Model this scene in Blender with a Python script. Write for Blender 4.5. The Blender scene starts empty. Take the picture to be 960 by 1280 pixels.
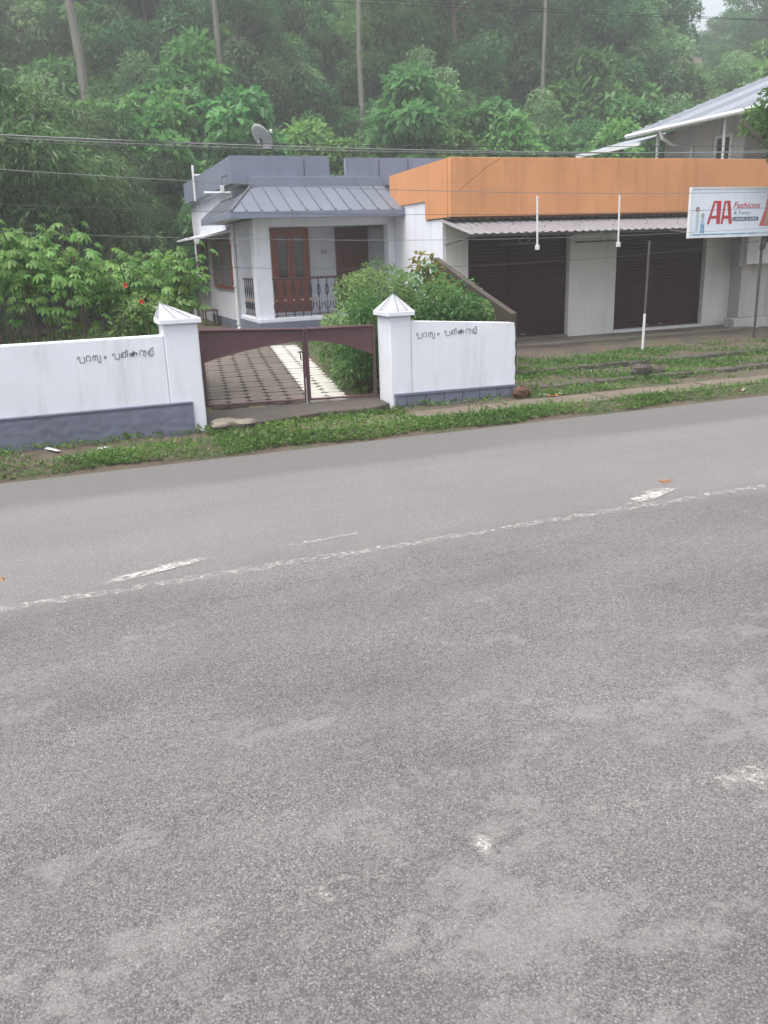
import bpy, math, random
import numpy as np
from mathutils import Vector, Matrix

# ------------------------------------------------------------------ camera, sky, sun, exposure
scene = bpy.context.scene
COL = scene.collection
F_PX, PITCH, ROLL, HEAD, EYE = 1050.0, math.radians(17.05), 0.035, math.radians(20.7), 2.3
fw = Vector((math.sin(HEAD)*math.cos(PITCH), math.cos(HEAD)*math.cos(PITCH), -math.sin(PITCH)))
r0 = Vector((math.cos(HEAD), -math.sin(HEAD), 0))
u0 = r0.cross(fw)
cr, sr = math.cos(ROLL), math.sin(ROLL)
Rv = r0*cr - u0*sr
Uv = u0*cr + r0*sr
cam_data = bpy.data.cameras.new('camera')
cam = bpy.data.objects.new('camera', cam_data)
COL.objects.link(cam)
mw = Matrix.Identity(4)
for i in range(3):
    mw[i][0], mw[i][1], mw[i][2] = Rv[i], Uv[i], -fw[i]
mw[0][3], mw[1][3], mw[2][3] = 0, 0, EYE
cam.matrix_world = mw
cam_data.sensor_fit = 'VERTICAL'
cam_data.sensor_height = 36.0
cam_data.lens = F_PX/1280*36
cam_data.clip_start = 0.05
cam_data.clip_end = 2000
scene.camera = cam

SUN_EL, SUN_AZ = math.radians(71), math.radians(-108)      # azimuth from +Y towards +X
world = bpy.data.worlds.new('World')
scene.world = world
world.use_nodes = True
wn = world.node_tree
wn.nodes.clear()
sky = wn.nodes.new('ShaderNodeTexSky')
sky.sky_type = 'NISHITA'
sky.sun_disc = False
sky.sun_elevation = SUN_EL
sky.sun_rotation = SUN_AZ
sky.air_density = 1.0
sky.dust_density = 6.0
sky.ozone_density = 1.0
hs = wn.nodes.new('ShaderNodeHueSaturation')
hs.inputs['Saturation'].default_value = 0.45            # high thin cloud takes most of the blue out
bg = wn.nodes.new('ShaderNodeBackground')
bg.inputs['Strength'].default_value = 0.15
wo = wn.nodes.new('ShaderNodeOutputWorld')
wn.links.new(sky.outputs[0], hs.inputs['Color'])
wn.links.new(hs.outputs[0], bg.inputs[0])
wn.links.new(bg.outputs[0], wo.inputs[0])

sun_data = bpy.data.lights.new('sun', 'SUN')
sun_data.energy = 1.25
sun_data.angle = math.radians(35)
sun_data.color = (1.0, 0.96, 0.9)
sun = bpy.data.objects.new('sun', sun_data)
COL.objects.link(sun)
sd = Vector((math.sin(SUN_AZ)*math.cos(SUN_EL), math.cos(SUN_AZ)*math.cos(SUN_EL), math.sin(SUN_EL)))
sun.rotation_euler = (-sd).to_track_quat('-Z', 'Y').to_euler()
sun.location = (-20, -5, 40)

scene.view_settings.view_transform = 'Standard'
scene.view_settings.look = 'None'
scene.view_settings.exposure = 1.3
scene.view_settings.gamma = 1.0

rng = np.random.default_rng(7)
random.seed(7)

# ------------------------------------------------------------------ materials
MATS = {}
def _nt(name):
    m = bpy.data.materials.new(name)
    m.use_nodes = True
    MATS[name] = m
    nt = m.node_tree
    return m, nt, nt.nodes['Principled BSDF']

def N(nt, t, **kw):
    n = nt.nodes.new(t)
    for k, v in kw.items():
        if k in n.inputs: n.inputs[k].default_value = v
        else: setattr(n, k, v)
    return n

def ramp(nt, src, stops):
    r = nt.nodes.new('ShaderNodeValToRGB')
    el = r.color_ramp.elements
    while len(el) > 1: el.remove(el[-1])
    el[0].position, el[0].color = stops[0][0], tuple(stops[0][1])+(1,)
    for p, c in stops[1:]:
        e = el.new(p); e.color = tuple(c)+(1,)
    nt.links.new(src, r.inputs[0])
    return r

def coords(nt, scale=(1, 1, 1), world=True):
    if world:
        g = nt.nodes.new('ShaderNodeNewGeometry'); out = g.outputs['Position']
    else:
        g = nt.nodes.new('ShaderNodeTexCoord'); out = g.outputs['Object']
    mp = nt.nodes.new('ShaderNodeMapping')
    mp.inputs['Scale'].default_value = scale
    nt.links.new(out, mp.inputs[0])
    return mp.outputs[0]

def mixc(nt, fac, a, b, mode='MIX'):
    m = nt.nodes.new('ShaderNodeMix'); m.data_type = 'RGBA'; m.blend_type = mode
    for s, v in ((0, fac), (6, a), (7, b)):
        if isinstance(v, (int, float)): m.inputs[s].default_value = v
        elif isinstance(v, tuple): m.inputs[s].default_value = v+(1,) if len(v) == 3 else v
        else: nt.links.new(v, m.inputs[s])
    return m.outputs[2]

def noise(nt, co, scale, detail=5, rough=0.6):
    n = N(nt, 'ShaderNodeTexNoise', Scale=scale, Detail=detail, Roughness=rough)
    nt.links.new(co, n.inputs['Vector'])
    return n.outputs['Fac']

def bump(nt, bsdf, h, strength, dist=0.01):
    b = N(nt, 'ShaderNodeBump', Strength=strength, Distance=dist)
    nt.links.new(h, b.inputs['Height'])
    nt.links.new(b.outputs[0], bsdf.inputs['Normal'])

def painted(name, col, rough=0.75, var=0.12, dirt=(0.25, 0.24, 0.2), dirt_amt=0.35, bscale=40, bstr=0.25, streak=True, sc=1.0, world=True):
    """paint or plaster: broad tone changes, rain streaks and specks of grime, fine relief"""
    m, nt, b = _nt(name)
    co = coords(nt, world=world)
    n1 = noise(nt, co, 1.3*sc, 6)
    dark = tuple(c*(1-var) for c in col)
    c = mixc(nt, ramp(nt, n1, [(0.3, (0, 0, 0)), (0.7, (1, 1, 1))]).outputs[0], dark, col)
    if streak:
        st = noise(nt, coords(nt, (5*sc, 5*sc, 0.45*sc), world), 1.0, 6, 0.7)
        f = ramp(nt, st, [(0.52, (0, 0, 0)), (0.78, (dirt_amt,)*3)])
        c = mixc(nt, f.outputs[0], c, dirt)
    sp = noise(nt, co, 9*sc, 8, 0.75)
    f2 = ramp(nt, sp, [(0.6, (0, 0, 0)), (0.75, (dirt_amt,)*3)])
    c = mixc(nt, f2.outputs[0], c, dirt)
    nt.links.new(c, b.inputs['Base Color'])
    b.inputs['Roughness'].default_value = rough
    b.inputs['Specular IOR Level'].default_value = 0.3
    if bstr: bump(nt, b, noise(nt, co, bscale*sc, 6), bstr, 0.006)
    return m

def metal(name, col, rough=0.45, metallic=0.0, var=0.2, sc=4.0, rust=None, rust_amt=0.5):
    m, nt, b = _nt(name)
    co = coords(nt)
    c = mixc(nt, noise(nt, co, sc, 6), tuple(x*(1-var) for x in col), tuple(min(1, x*(1+var*0.6)) for x in col))
    if rust:
        f = ramp(nt, noise(nt, co, sc*2.2, 9, 0.7), [(0.55, (0, 0, 0)), (0.72, (rust_amt,)*3)])
        c = mixc(nt, f.outputs[0], c, rust)
    nt.links.new(c, b.inputs['Base Color'])
    b.inputs['Roughness'].default_value = rough
    b.inputs['Metallic'].default_value = metallic
    bump(nt, b, noise(nt, co, 6, 3), 0.1, 0.01)
    return m

def leafmat(name, dark, mid, light, trans=0.5, rough=0.45, rnd=0.35):
    m, nt, b = _nt(name)
    at = nt.nodes.new('ShaderNodeAttribute'); at.attribute_name = 'tint'
    oi = nt.nodes.new('ShaderNodeObjectInfo')
    c = ramp(nt, at.outputs['Fac'], [(0.0, dark), (0.5, mid), (1.0, light)]).outputs[0]
    h = N(nt, 'ShaderNodeHueSaturation')
    mr = N(nt, 'ShaderNodeMapRange'); mr.inputs['To Min'].default_value = 1-rnd; mr.inputs['To Max'].default_value = 1+rnd*0.6
    nt.links.new(oi.outputs['Random'], mr.inputs[0]); nt.links.new(mr.outputs[0], h.inputs['Value'])
    mh = N(nt, 'ShaderNodeMapRange'); mh.inputs['To Min'].default_value = 0.485; mh.inputs['To Max'].default_value = 0.515
    mm = N(nt, 'ShaderNodeMath', operation='FRACT'); ml = N(nt, 'ShaderNodeMath', operation='MULTIPLY'); ml.inputs[1].default_value = 7.31
    nt.links.new(oi.outputs['Random'], ml.inputs[0]); nt.links.new(ml.outputs[0], mm.inputs[0]); nt.links.new(mm.outputs[0], mh.inputs[0])
    nt.links.new(mh.outputs[0], h.inputs['Hue'])
    nt.links.new(c, h.inputs['Color'])
    nt.links.new(h.outputs[0], b.inputs['Base Color'])
    b.inputs['Roughness'].default_value = rough
    b.inputs['Specular IOR Level'].default_value = 0.28
    tr = nt.nodes.new('ShaderNodeBsdfTranslucent')
    nt.links.new(h.outputs[0], tr.inputs[0])
    mx = nt.nodes.new('ShaderNodeMixShader'); mx.inputs[0].default_value = trans
    out = nt.nodes['Material Output']
    nt.links.new(b.outputs[0], mx.inputs[1]); nt.links.new(tr.outputs[0], mx.inputs[2])
    nt.links.new(mx.outputs[0], out.inputs[0])
    return m

def glassy(name, col, rough=0.08):
    m, nt, b = _nt(name)
    b.inputs['Base Color'].default_value = col+(1,)
    b.inputs['Roughness'].default_value = rough
    b.inputs['Specular IOR Level'].default_value = 0.8
    return m

def flat(name, col, rough=0.6):
    m, nt, b = _nt(name)
    co = coords(nt)
    c = mixc(nt, noise(nt, co, 12, 4), tuple(x*0.85 for x in col), tuple(min(1, x*1.1) for x in col))
    nt.links.new(c, b.inputs['Base Color'])
    b.inputs['Roughness'].default_value = rough
    return m

def road_material():
    m, nt, b = _nt('asphalt')
    co = coords(nt)
    L = nt.links
    def math2(op, a, b_=None, c_=None):
        n = N(nt, 'ShaderNodeMath', operation=op)
        for k, v in enumerate((a, b_, c_)):
            if v is None: continue
            if isinstance(v, (int, float)): n.inputs[k].default_value = v
            else: L.new(v, n.inputs[k])
        return n.outputs[0]
    def g(v): return (v*1.075, v*1.035, v*1.03)
    sep = nt.nodes.new('ShaderNodeSeparateXYZ'); L.new(co, sep.inputs[0])
    Y = sep.outputs[1]
    wob = noise(nt, coords(nt, (0.6, 0.6, 0.6)), 1.0, 6)
    # the far lane has a newer, smoother coat with a ragged joint along the centre line
    coat = N(nt, 'ShaderNodeMapRange'); coat.inputs['From Min'].default_value = 6.3; coat.inputs['From Max'].default_value = 6.8
    L.new(math2('MULTIPLY_ADD', wob, 0.8, Y), coat.inputs[0]); coat = coat.outputs[0]
    oldf = math2('SUBTRACT', 1.0, coat)
    # old coat: broad zones, stones, gaps between stones
    zone = ramp(nt, noise(nt, coords(nt, (0.55, 0.95, 1)), 1.0, 9, 0.68), [(0.34, g(0.112)), (0.5, g(0.136)), (0.64, g(0.158))]).outputs[0]
    st = N(nt, 'ShaderNodeTexVoronoi', Scale=125.0); L.new(co, st.inputs['Vector'])
    sc = nt.nodes.new('ShaderNodeSeparateColor'); L.new(st.outputs['Color'], sc.inputs[0])
    tone = ramp(nt, sc.outputs[0], [(0.0, (0.6,)*3), (0.5, (1.0,)*3), (0.95, (1.22,)*3), (0.99, (1.8,)*3)]).outputs[0]
    gap = ramp(nt, st.outputs['Distance'], [(0.35, (1, 1, 1)), (0.72, (0.5,)*3)]).outputs[0]
    stones = mixc(nt, 1.0, mixc(nt, 1.0, zone, tone, 'MULTIPLY'), gap, 'MULTIPLY')
    coarse = ramp(nt, noise(nt, co, 4.5, 14, 0.85), [(0.43, (0.45,)*3), (0.53, (1, 1, 1))]).outputs[0]
    old = mixc(nt, coarse, mixc(nt, 0.6, zone, stones), mixc(nt, 1.0, stones, (1.12, 1.12, 1.12), 'MULTIPLY'))
    # ragged pale dust and lost binder, centimetres to metres across
    pale = noise(nt, coords(nt, (1.1, 1.5, 1)), 1.0, 14, 0.76)
    near = N(nt, 'ShaderNodeMapRange'); near.inputs['From Min'].default_value = 4.6; near.inputs['From Max'].default_value = 2.2; near.inputs['To Min'].default_value = 0.0; near.inputs['To Max'].default_value = 0.085
    L.new(Y, near.inputs[0])
    pf = ramp(nt, math2('ADD', pale, near.outputs[0]), [(0.585, (0, 0, 0)), (0.63, (0.4,)*3), (0.75, (0.6,)*3)]).outputs[0]
    dust = ramp(nt, noise(nt, co, 55, 10, 0.85), [(0.36, g(0.125)), (0.5, g(0.20)), (0.66, g(0.275))]).outputs[0]
    old = mixc(nt, pf, old, dust)
    speck = noise(nt, co, 22, 14, 0.92)
    old = mixc(nt, ramp(nt, speck, [(0.42, (0.9,)*3), (0.475, (0, 0, 0))]).outputs[0], old, mixc(nt, 1.0, old, (0.55, 0.55, 0.56), 'MULTIPLY'))
    # newer coat
    fv = N(nt, 'ShaderNodeTexVoronoi', Scale=190.0); L.new(co, fv.inputs['Vector'])
    fc = nt.nodes.new('ShaderNodeSeparateColor'); L.new(fv.outputs['Color'], fc.inputs[0])
    new = ramp(nt, fc.outputs[0], [(0.0, g(0.085)), (0.6, g(0.138)), (1.0, g(0.205))]).outputs[0]
    new = mixc(nt, ramp(nt, noise(nt, coords(nt, (0.4, 1.1, 1)), 1.0, 8, 0.7), [(0.38, (0.45,)*3), (0.6, (0, 0, 0))]).outputs[0], new, mixc(nt, 1.0, new, (0.78, 0.78, 0.79), 'MULTIPLY'))
    c = mixc(nt, coat, old, new)
    # polished wheel tracks along the road
    tr = noise(nt, coords(nt, (0.05, 1.3, 1)), 1.0, 3)
    c = mixc(nt, ramp(nt, tr, [(0.4, (0, 0, 0)), (0.65, (0.2,)*3)]).outputs[0], c, g(0.155))
    # damp silt strip by the verge
    em = N(nt, 'ShaderNodeMapRange'); em.inputs['From Min'].default_value = 9.05; em.inputs['From Max'].default_value = 9.35; em.inputs['To Max'].default_value = 0.6
    L.new(math2('MULTIPLY_ADD', wob, 0.7, Y), em.inputs[0])
    c = mixc(nt, em.outputs[0], c, g(0.082))
    L.new(c, b.inputs['Base Color'])
    b.inputs['Roughness'].default_value = 0.82
    b.inputs['Specular IOR Level'].default_value = 0.35
    hgt = math2('MULTIPLY_ADD', math2('SUBTRACT', 1.0, st.outputs['Distance']), math2('MULTIPLY', oldf, 0.8), math2('MULTIPLY', speck, 0.8))
    bump(nt, b, hgt, 0.7, 0.008)
    return m

def paint_material(name, lo, hi, col=(0.62, 0.61, 0.58), fade=(0.0, 0.35)):
    """road paint worn through to the asphalt, raggeder towards the edges of each sheet"""
    m, nt, b = _nt(name)
    co = coords(nt)
    n = noise(nt, co, 13, 10, 0.85)
    tc = nt.nodes.new('ShaderNodeTexCoord')
    sp = nt.nodes.new('ShaderNodeSeparateXYZ'); nt.links.new(tc.outputs['Generated'], sp.inputs[0])
    tot = n
    for ax_, k in ((0, fade[0]), (1, fade[1])):
        if not k: continue
        a = N(nt, 'ShaderNodeMath', operation='SUBTRACT'); nt.links.new(sp.outputs[ax_], a.inputs[0]); a.inputs[1].default_value = 0.5
        q = N(nt, 'ShaderNodeMath', operation='MULTIPLY'); nt.links.new(a.outputs[0], q.inputs[0]); nt.links.new(a.outputs[0], q.inputs[1])
        d = N(nt, 'ShaderNodeMath', operation='MULTIPLY_ADD'); d.inputs[1].default_value = -k*2; nt.links.new(q.outputs[0], d.inputs[0]); nt.links.new(tot, d.inputs[2])
        tot = d.outputs[0]
    f = ramp(nt, tot, [(lo, (0, 0, 0)), (hi, (1, 1, 1))])
    n2 = noise(nt, co, 60, 4)
    c = mixc(nt, n2, tuple(x*0.75 for x in col), col)
    nt.links.new(c, b.inputs['Base Color'])
    b.inputs['Roughness'].default_value = 0.7
    t = nt.nodes.new('ShaderNodeBsdfTransparent')
    mx = nt.nodes.new('ShaderNodeMixShader')
    nt.links.new(f.outputs[0], mx.inputs[0]); nt.links.new(t.outputs[0], mx.inputs[1]); nt.links.new(b.outputs[0], mx.inputs[2])
    nt.links.new(mx.outputs[0], nt.nodes['Material Output'].inputs[0])
    return m

def ground_material():
    m, nt, b = _nt('earth')
    co = coords(nt)
    n = noise(nt, co, 1.6, 8, 0.65)
    c = ramp(nt, n, [(0.3, (0.068, 0.050, 0.035)), (0.5, (0.112, 0.086, 0.062)), (0.62, (0.05, 0.07, 0.028)), (0.8, (0.035, 0.06, 0.02))]).outputs[0]
    f = noise(nt, co, 28, 8, 0.75)
    c = mixc(nt, f, mixc(nt, 1.0, c, (0.55, 0.55, 0.55), 'MULTIPLY'), c)
    nt.links.new(c, b.inputs['Base Color'])
    b.inputs['Roughness'].default_value = 0.95
    bump(nt, b, f, 0.7, 0.03)
    return m

road_material(); ground_material()
paint_material('worn_paint', 0.475, 0.63, (0.47, 0.465, 0.45), (0.0, 0.22))
paint_material('fresh_paint', 0.38, 0.58, (0.52, 0.515, 0.5), (0.18, 0.24))
paint_material('ghost_paint', 0.55, 0.72, (0.48, 0.47, 0.45), (0.0, 0.2))
paint_material('patch_paint', 0.44, 0.62, (0.5, 0.49, 0.47), (0.6, 0.6))
WHITE = (0.70, 0.72, 0.79)
painted('white_wall', WHITE, var=0.10, dirt=(0.34, 0.34, 0.32), dirt_amt=0.42, bstr=0.2)
painted('shop_white', (0.68, 0.67, 0.66), var=0.12, dirt=(0.3, 0.28, 0.25), dirt_amt=0.35, bstr=0.2)
painted('old_white', (0.52, 0.50, 0.48), var=0.2, dirt=(0.13, 0.12, 0.10), dirt_amt=0.7)
painted('grey_blue', (0.165, 0.18, 0.245), var=0.25, dirt=(0.06, 0.06, 0.065), dirt_amt=0.45, bscale=22, bstr=0.5)
painted('parapet_grey', (0.195, 0.222, 0.30), var=0.2, dirt=(0.09, 0.09, 0.09), dirt_amt=0.5)
painted('orange_wall', (0.60, 0.28, 0.13), var=0.16, dirt=(0.30, 0.14, 0.06), dirt_amt=0.55)
painted('cap_grey', (0.40, 0.41, 0.45), var=0.25, dirt=(0.12, 0.12, 0.12), dirt_amt=0.6)
painted('concrete', (0.20, 0.175, 0.145), var=0.35, dirt=(0.07, 0.065, 0.045), dirt_amt=0.7, bstr=0.5, bscale=25)
painted('sand_slab', (0.15, 0.124, 0.096), var=0.3, dirt=(0.09, 0.085, 0.05), dirt_amt=0.6, bstr=0.4, bscale=30)
painted('dark_concrete', (0.080, 0.068, 0.060), var=0.4, dirt=(0.035, 0.035, 0.028), dirt_amt=0.7, bstr=0.5, bscale=25)
painted('mossy_wall', (0.07, 0.056, 0.046), var=0.4, dirt=(0.04, 0.05, 0.025), dirt_amt=0.7, bstr=0.6, bscale=18)
painted('laterite', (0.12, 0.06, 0.04), var=0.45, dirt=(0.03, 0.025, 0.02), dirt_amt=0.8, bstr=0.8, bscale=18)
painted('paver_dark', (0.125, 0.105, 0.09), var=0.35, dirt=(0.07, 0.06, 0.05), dirt_amt=0.6, bstr=0.3)
painted('paver_white', (0.42, 0.41, 0.38), var=0.18, dirt=(0.2, 0.19, 0.17), dirt_amt=0.5, bstr=0.2)
metal('gate_maroon', (0.085, 0.036, 0.045), 0.45, var=0.25, rust=(0.12, 0.05, 0.025), rust_amt=0.3)
metal('shutter_maroon', (0.036, 0.008, 0.014), 0.85, var=0.2)
MATS['shutter_maroon'].node_tree.nodes['Principled BSDF'].inputs['Specular IOR Level'].default_value = 0.12
metal('roof_grey', (0.12, 0.136, 0.175), 0.42, var=0.18, sc=1.6, rust=(0.2, 0.2, 0.2), rust_amt=0.35)
metal('rib_grey', (0.095, 0.1, 0.12), 0.5, var=0.2)
metal('awning_metal', (0.19, 0.19, 0.205), 0.4, var=0.22, sc=1.8, rust=(0.24, 0.2, 0.17), rust_amt=0.4)
metal('far_roof', (0.27, 0.295, 0.34), 0.5, var=0.15, sc=1.5)
metal('galvanised', (0.45, 0.46, 0.48), 0.4, metallic=0.3, var=0.2)
metal('black_iron', (0.022, 0.02, 0.022), 0.5, var=0.3)
metal('dark_pipe', (0.07, 0.065, 0.065), 0.5, var=0.3, rust=(0.12, 0.06, 0.03), rust_amt=0.5)
metal('white_pipe', (0.66, 0.67, 0.68), 0.4, var=0.12)
metal('dish_metal', (0.30, 0.31, 0.32), 0.45, var=0.2)
flat('cable', (0.035, 0.035, 0.038), 0.6)
flat('cable_pale', (0.16, 0.17, 0.17), 0.5)
metal('red_wood', (0.25, 0.058, 0.034), 0.4, var=0.3, sc=7)
metal('brown_wood', (0.075, 0.024, 0.018), 0.4, var=0.3, sc=7)
metal('door_wood', (0.115, 0.028, 0.022), 0.5, var=0.25, sc=7)
metal('shelf_wood', (0.22, 0.14, 0.08), 0.7, var=0.3, sc=7)
glassy('glass', (0.03, 0.035, 0.035))
glassy('pale_glass', (0.22, 0.24, 0.25), 0.2)
flat('dark_room', (0.02, 0.02, 0.022), 0.9)
flat('ink', (0.07, 0.07, 0.08), 0.8)
flat('gold', (0.55, 0.42, 0.22), 0.4)
flat('sign_white', (0.66, 0.73, 0.84), 0.4)
flat('sign_red', (0.42, 0.03, 0.05), 0.45)
flat('sign_grey', (0.12, 0.13, 0.15), 0.5)
flat('sign_black', (0.03, 0.035, 0.06), 0.5)
flat('sign_blue', (0.10, 0.28, 0.45), 0.5)
flat('sign_pale', (0.42, 0.5, 0.58), 0.5)
flat('sign_skin', (0.5, 0.28, 0.2), 0.5)
flat('sign_coral', (0.55, 0.12, 0.10), 0.5)
flat('sign_tan', (0.35, 0.33, 0.25), 0.5)
flat('red_petal', (0.5, 0.02, 0.015), 0.5)
flat('wrapper_white', (0.7, 0.7, 0.72), 0.5)
flat('wrapper_pale', (0.4, 0.4, 0.42), 0.6)
flat('wrapper_orange', (0.65, 0.2, 0.07), 0.5)
flat('wrapper_red', (0.55, 0.05, 0.06), 0.5)
flat('stud_orange', (0.22, 0.12, 0.055), 0.4)
flat('stem_brown', (0.09, 0.065, 0.045), 0.8)
painted('bark', (0.14, 0.12, 0.10), var=0.4, dirt=(0.045, 0.04, 0.03), dirt_amt=0.6, bstr=0.8, bscale=14, world=False)
painted('pale_bark', (0.20, 0.19, 0.165), var=0.35, dirt=(0.1, 0.095, 0.08), dirt_amt=0.6, bstr=0.6, bscale=14, world=False)
leafmat('leaf_dark', (0.0269, 0.0918, 0.0336), (0.0672, 0.2016, 0.0717), (0.1512, 0.336, 0.1344))
leafmat('leaf_olive', (0.024, 0.060, 0.020), (0.062, 0.138, 0.046), (0.15, 0.25, 0.10))
leafmat('leaf_mid', (0.0291, 0.0986, 0.0291), (0.0784, 0.2184, 0.0672), (0.1848, 0.3584, 0.1344))
leafmat('leaf_bright', (0.0381, 0.1176, 0.0269), (0.0986, 0.2464, 0.0616), (0.2128, 0.3864, 0.1232))
leafmat('leaf_shrub', (0.0381, 0.1008, 0.0246), (0.112, 0.224, 0.065), (0.2632, 0.3752, 0.1456), rnd=0.12)
leafmat('leaf_pale', (0.056, 0.1344, 0.0504), (0.1344, 0.2632, 0.1064), (0.2688, 0.4144, 0.2016))
leafmat('leaf_yellow', (0.06, 0.08, 0.015), (0.16, 0.17, 0.03), (0.3, 0.27, 0.06), rnd=0.1)
leafmat('leaf_cassava', (0.0504, 0.14, 0.0291), (0.1288, 0.28, 0.0672), (0.2632, 0.4144, 0.1344), rnd=0.3)
leafmat('leaf_grass', (0.0375, 0.0938, 0.02), (0.1, 0.2063, 0.0475), (0.2063, 0.3187, 0.0938), rnd=0.05)

# ------------------------------------------------------------------ mesh helpers
class MB:
    def __init__(s): s.v, s.f = [], []
    def add(s, vs, fs):
        o = len(s.v); s.v += [tuple(v) for v in vs]; s.f += [tuple(i+o for i in f) for f in fs]; return s
    def box(s, x0, x1, y0, y1, z0, z1):
        return s.add([(x0,y0,z0),(x1,y0,z0),(x1,y1,z0),(x0,y1,z0),(x0,y0,z1),(x1,y0,z1),(x1,y1,z1),(x0,y1,z1)],
                     [(0,3,2,1),(4,5,6,7),(0,1,5,4),(1,2,6,5),(2,3,7,6),(3,0,4,7)])
    def hexa(s, p):   # 8 points: 4 bottom ccw, 4 top ccw
        return s.add(p, [(0,3,2,1),(4,5,6,7),(0,1,5,4),(1,2,6,5),(2,3,7,6),(3,0,4,7)])
    def prism_y(s, poly, y0, y1):   # poly (x,z) extruded in y
        n = len(poly)
        return s.add([(x,y0,z) for x,z in poly]+[(x,y1,z) for x,z in poly],
                     [tuple(range(n)), tuple(range(2*n-1, n-1, -1))]+[(i, i+n, (i+1)%n+n, (i+1)%n) for i in range(n)])
    def prism_x(s, poly, x0, x1):   # poly (y,z)
        n = len(poly)
        return s.add([(x0,y,z) for y,z in poly]+[(x1,y,z) for y,z in poly],
                     [tuple(range(n)), tuple(range(2*n-1, n-1, -1))]+[(i, i+n, (i+1)%n+n, (i+1)%n) for i in range(n)])
    def prism_z(s, poly, z0, z1):
        n = len(poly)
        return s.add([(x,y,z0) for x,y in poly]+[(x,y,z1) for x,y in poly],
                     [tuple(range(n-1,-1,-1)), tuple(range(n, 2*n))]+[(i, (i+1)%n, (i+1)%n+n, i+n) for i in range(n)])
    def tube(s, pts, rad, n=8, caps=True):
        pts = [Vector(p) for p in pts]
        rr = rad if isinstance(rad, (list, tuple)) else [rad]*len(pts)
        o = len(s.v); up = Vector((0,0,1)); prev = None
        for i, p in enumerate(pts):
            a = pts[max(0,i-1)]; b = pts[min(len(pts)-1,i+1)]
            d = (b-a).normalized()
            if prev is None:
                ref = up if abs(d.z) < 0.9 else Vector((1,0,0))
                x = d.cross(ref).normalized()
            else:
                x = (prev - d*prev.dot(d)).normalized()
            prev = x; y = d.cross(x)
            for k in range(n):
                t = 2*math.pi*k/n
                s.v.append(tuple(p+(x*math.cos(t)+y*math.sin(t))*rr[i]))
        for i in range(len(pts)-1):
            for k in range(n):
                a = o+i*n+k; b = o+i*n+(k+1)%n
                s.f.append((a, b, b+n, a+n))
        if caps:
            s.f.append(tuple(o+k for k in range(n-1,-1,-1)))
            s.f.append(tuple(o+(len(pts)-1)*n+k for k in range(n)))
        return s
    def ball(s, c, r, n=8, sz=1.0):
        prof = [(math.sin(math.pi*i/(n//2+1)), math.cos(math.pi*i/(n//2+1))) for i in range(n//2+2)]
        o = len(s.v); rows = len(prof)
        for a, b in prof:
            for k in range(n):
                t = 2*math.pi*k/n
                s.v.append((c[0]+r*a*math.cos(t), c[1]+r*a*math.sin(t), c[2]+r*sz*b))
        for i in range(rows-1):
            for k in range(n):
                s.f.append((o+i*n+k, o+(i+1)*n+k, o+(i+1)*n+(k+1)%n, o+i*n+(k+1)%n))
        return s
    def mesh(s, name, mat, smooth=False):
        me = bpy.data.meshes.new(name)
        me.from_pydata(s.v, [], s.f); me.validate(); me.update()
        me.materials.append(MATS[mat])
        if smooth: me.shade_smooth()
        return me
    def build(s, name, mat, parent=None, bevel=0.0, smooth=False, origin=None):
        if origin is not None:
            s.v = [(x-origin[0], y-origin[1], z-origin[2]) for x,y,z in s.v]
        o = bpy.data.objects.new(name, s.mesh(name, mat, smooth))
        COL.objects.link(o)
        if origin is not None: o.location = origin
        if parent: put(o, parent)
        if bevel:
            b = o.modifiers.new('bevel', 'BEVEL'); b.width = bevel; b.segments = 2; b.limit_method = 'ANGLE'
        return o

def put(o, parent):
    """parent keeping the world position (parents here are unrotated while building)"""
    off = Vector((0,0,0)); p = parent
    while p: off += p.location; p = p.parent
    o.parent = parent
    o.location = Vector(o.location) - off

def tag(o, label=None, cat=None, group=None, kind=None):
    if label: o['label'] = label
    if cat: o['category'] = cat
    if group: o['group'] = group
    if kind: o['kind'] = kind
    return o

def thing(name, loc, label, cat, group=None):
    o = bpy.data.objects.new(name, None); COL.objects.link(o); o.location = loc
    o.empty_display_size = 0.2
    return tag(o, label, cat, group)

def copy_tree(o, parent=None):
    c = o.copy(); COL.objects.link(c)
    if parent: c.parent = parent
    for ch in list(o.children): copy_tree(ch, c)
    return c

def piece(mesh, name, loc, parent, rot=(0,0,0), scale=(1,1,1)):
    """one of many alike pieces sharing mesh data"""
    o = bpy.data.objects.new(name, mesh); COL.objects.link(o)
    o.location = loc; o.rotation_euler = rot; o.scale = scale
    put(o, parent)
    return o

def leaf_arrays(P, D, L, W, seed=0, fold=0.18):
    """rhombic leaves: base P, direction D, length L, width W -> verts (4n,3)"""
    r = np.random.default_rng(seed)
    n = len(P)
    D = D/np.linalg.norm(D, axis=1, keepdims=True)
    ref = r.normal(size=(n,3))*0.55+np.array([0,0,1.0])
    S = np.cross(D, ref); S /= np.linalg.norm(S, axis=1, keepdims=True)+1e-9
    Nn = np.cross(S, D)
    L = np.asarray(L)[:,None]*np.ones((n,1)); W = np.asarray(W)[:,None]*np.ones((n,1))
    mid = P+D*L*0.45
    v = np.empty((n,4,3))
    v[:,0] = P
    v[:,1] = mid+S*W*0.5+Nn*W*fold
    v[:,2] = P+D*L-np.array([0,0,1.0])*L*0.12
    v[:,3] = mid-S*W*0.5+Nn*W*fold
    return v.reshape(-1,3)

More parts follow.
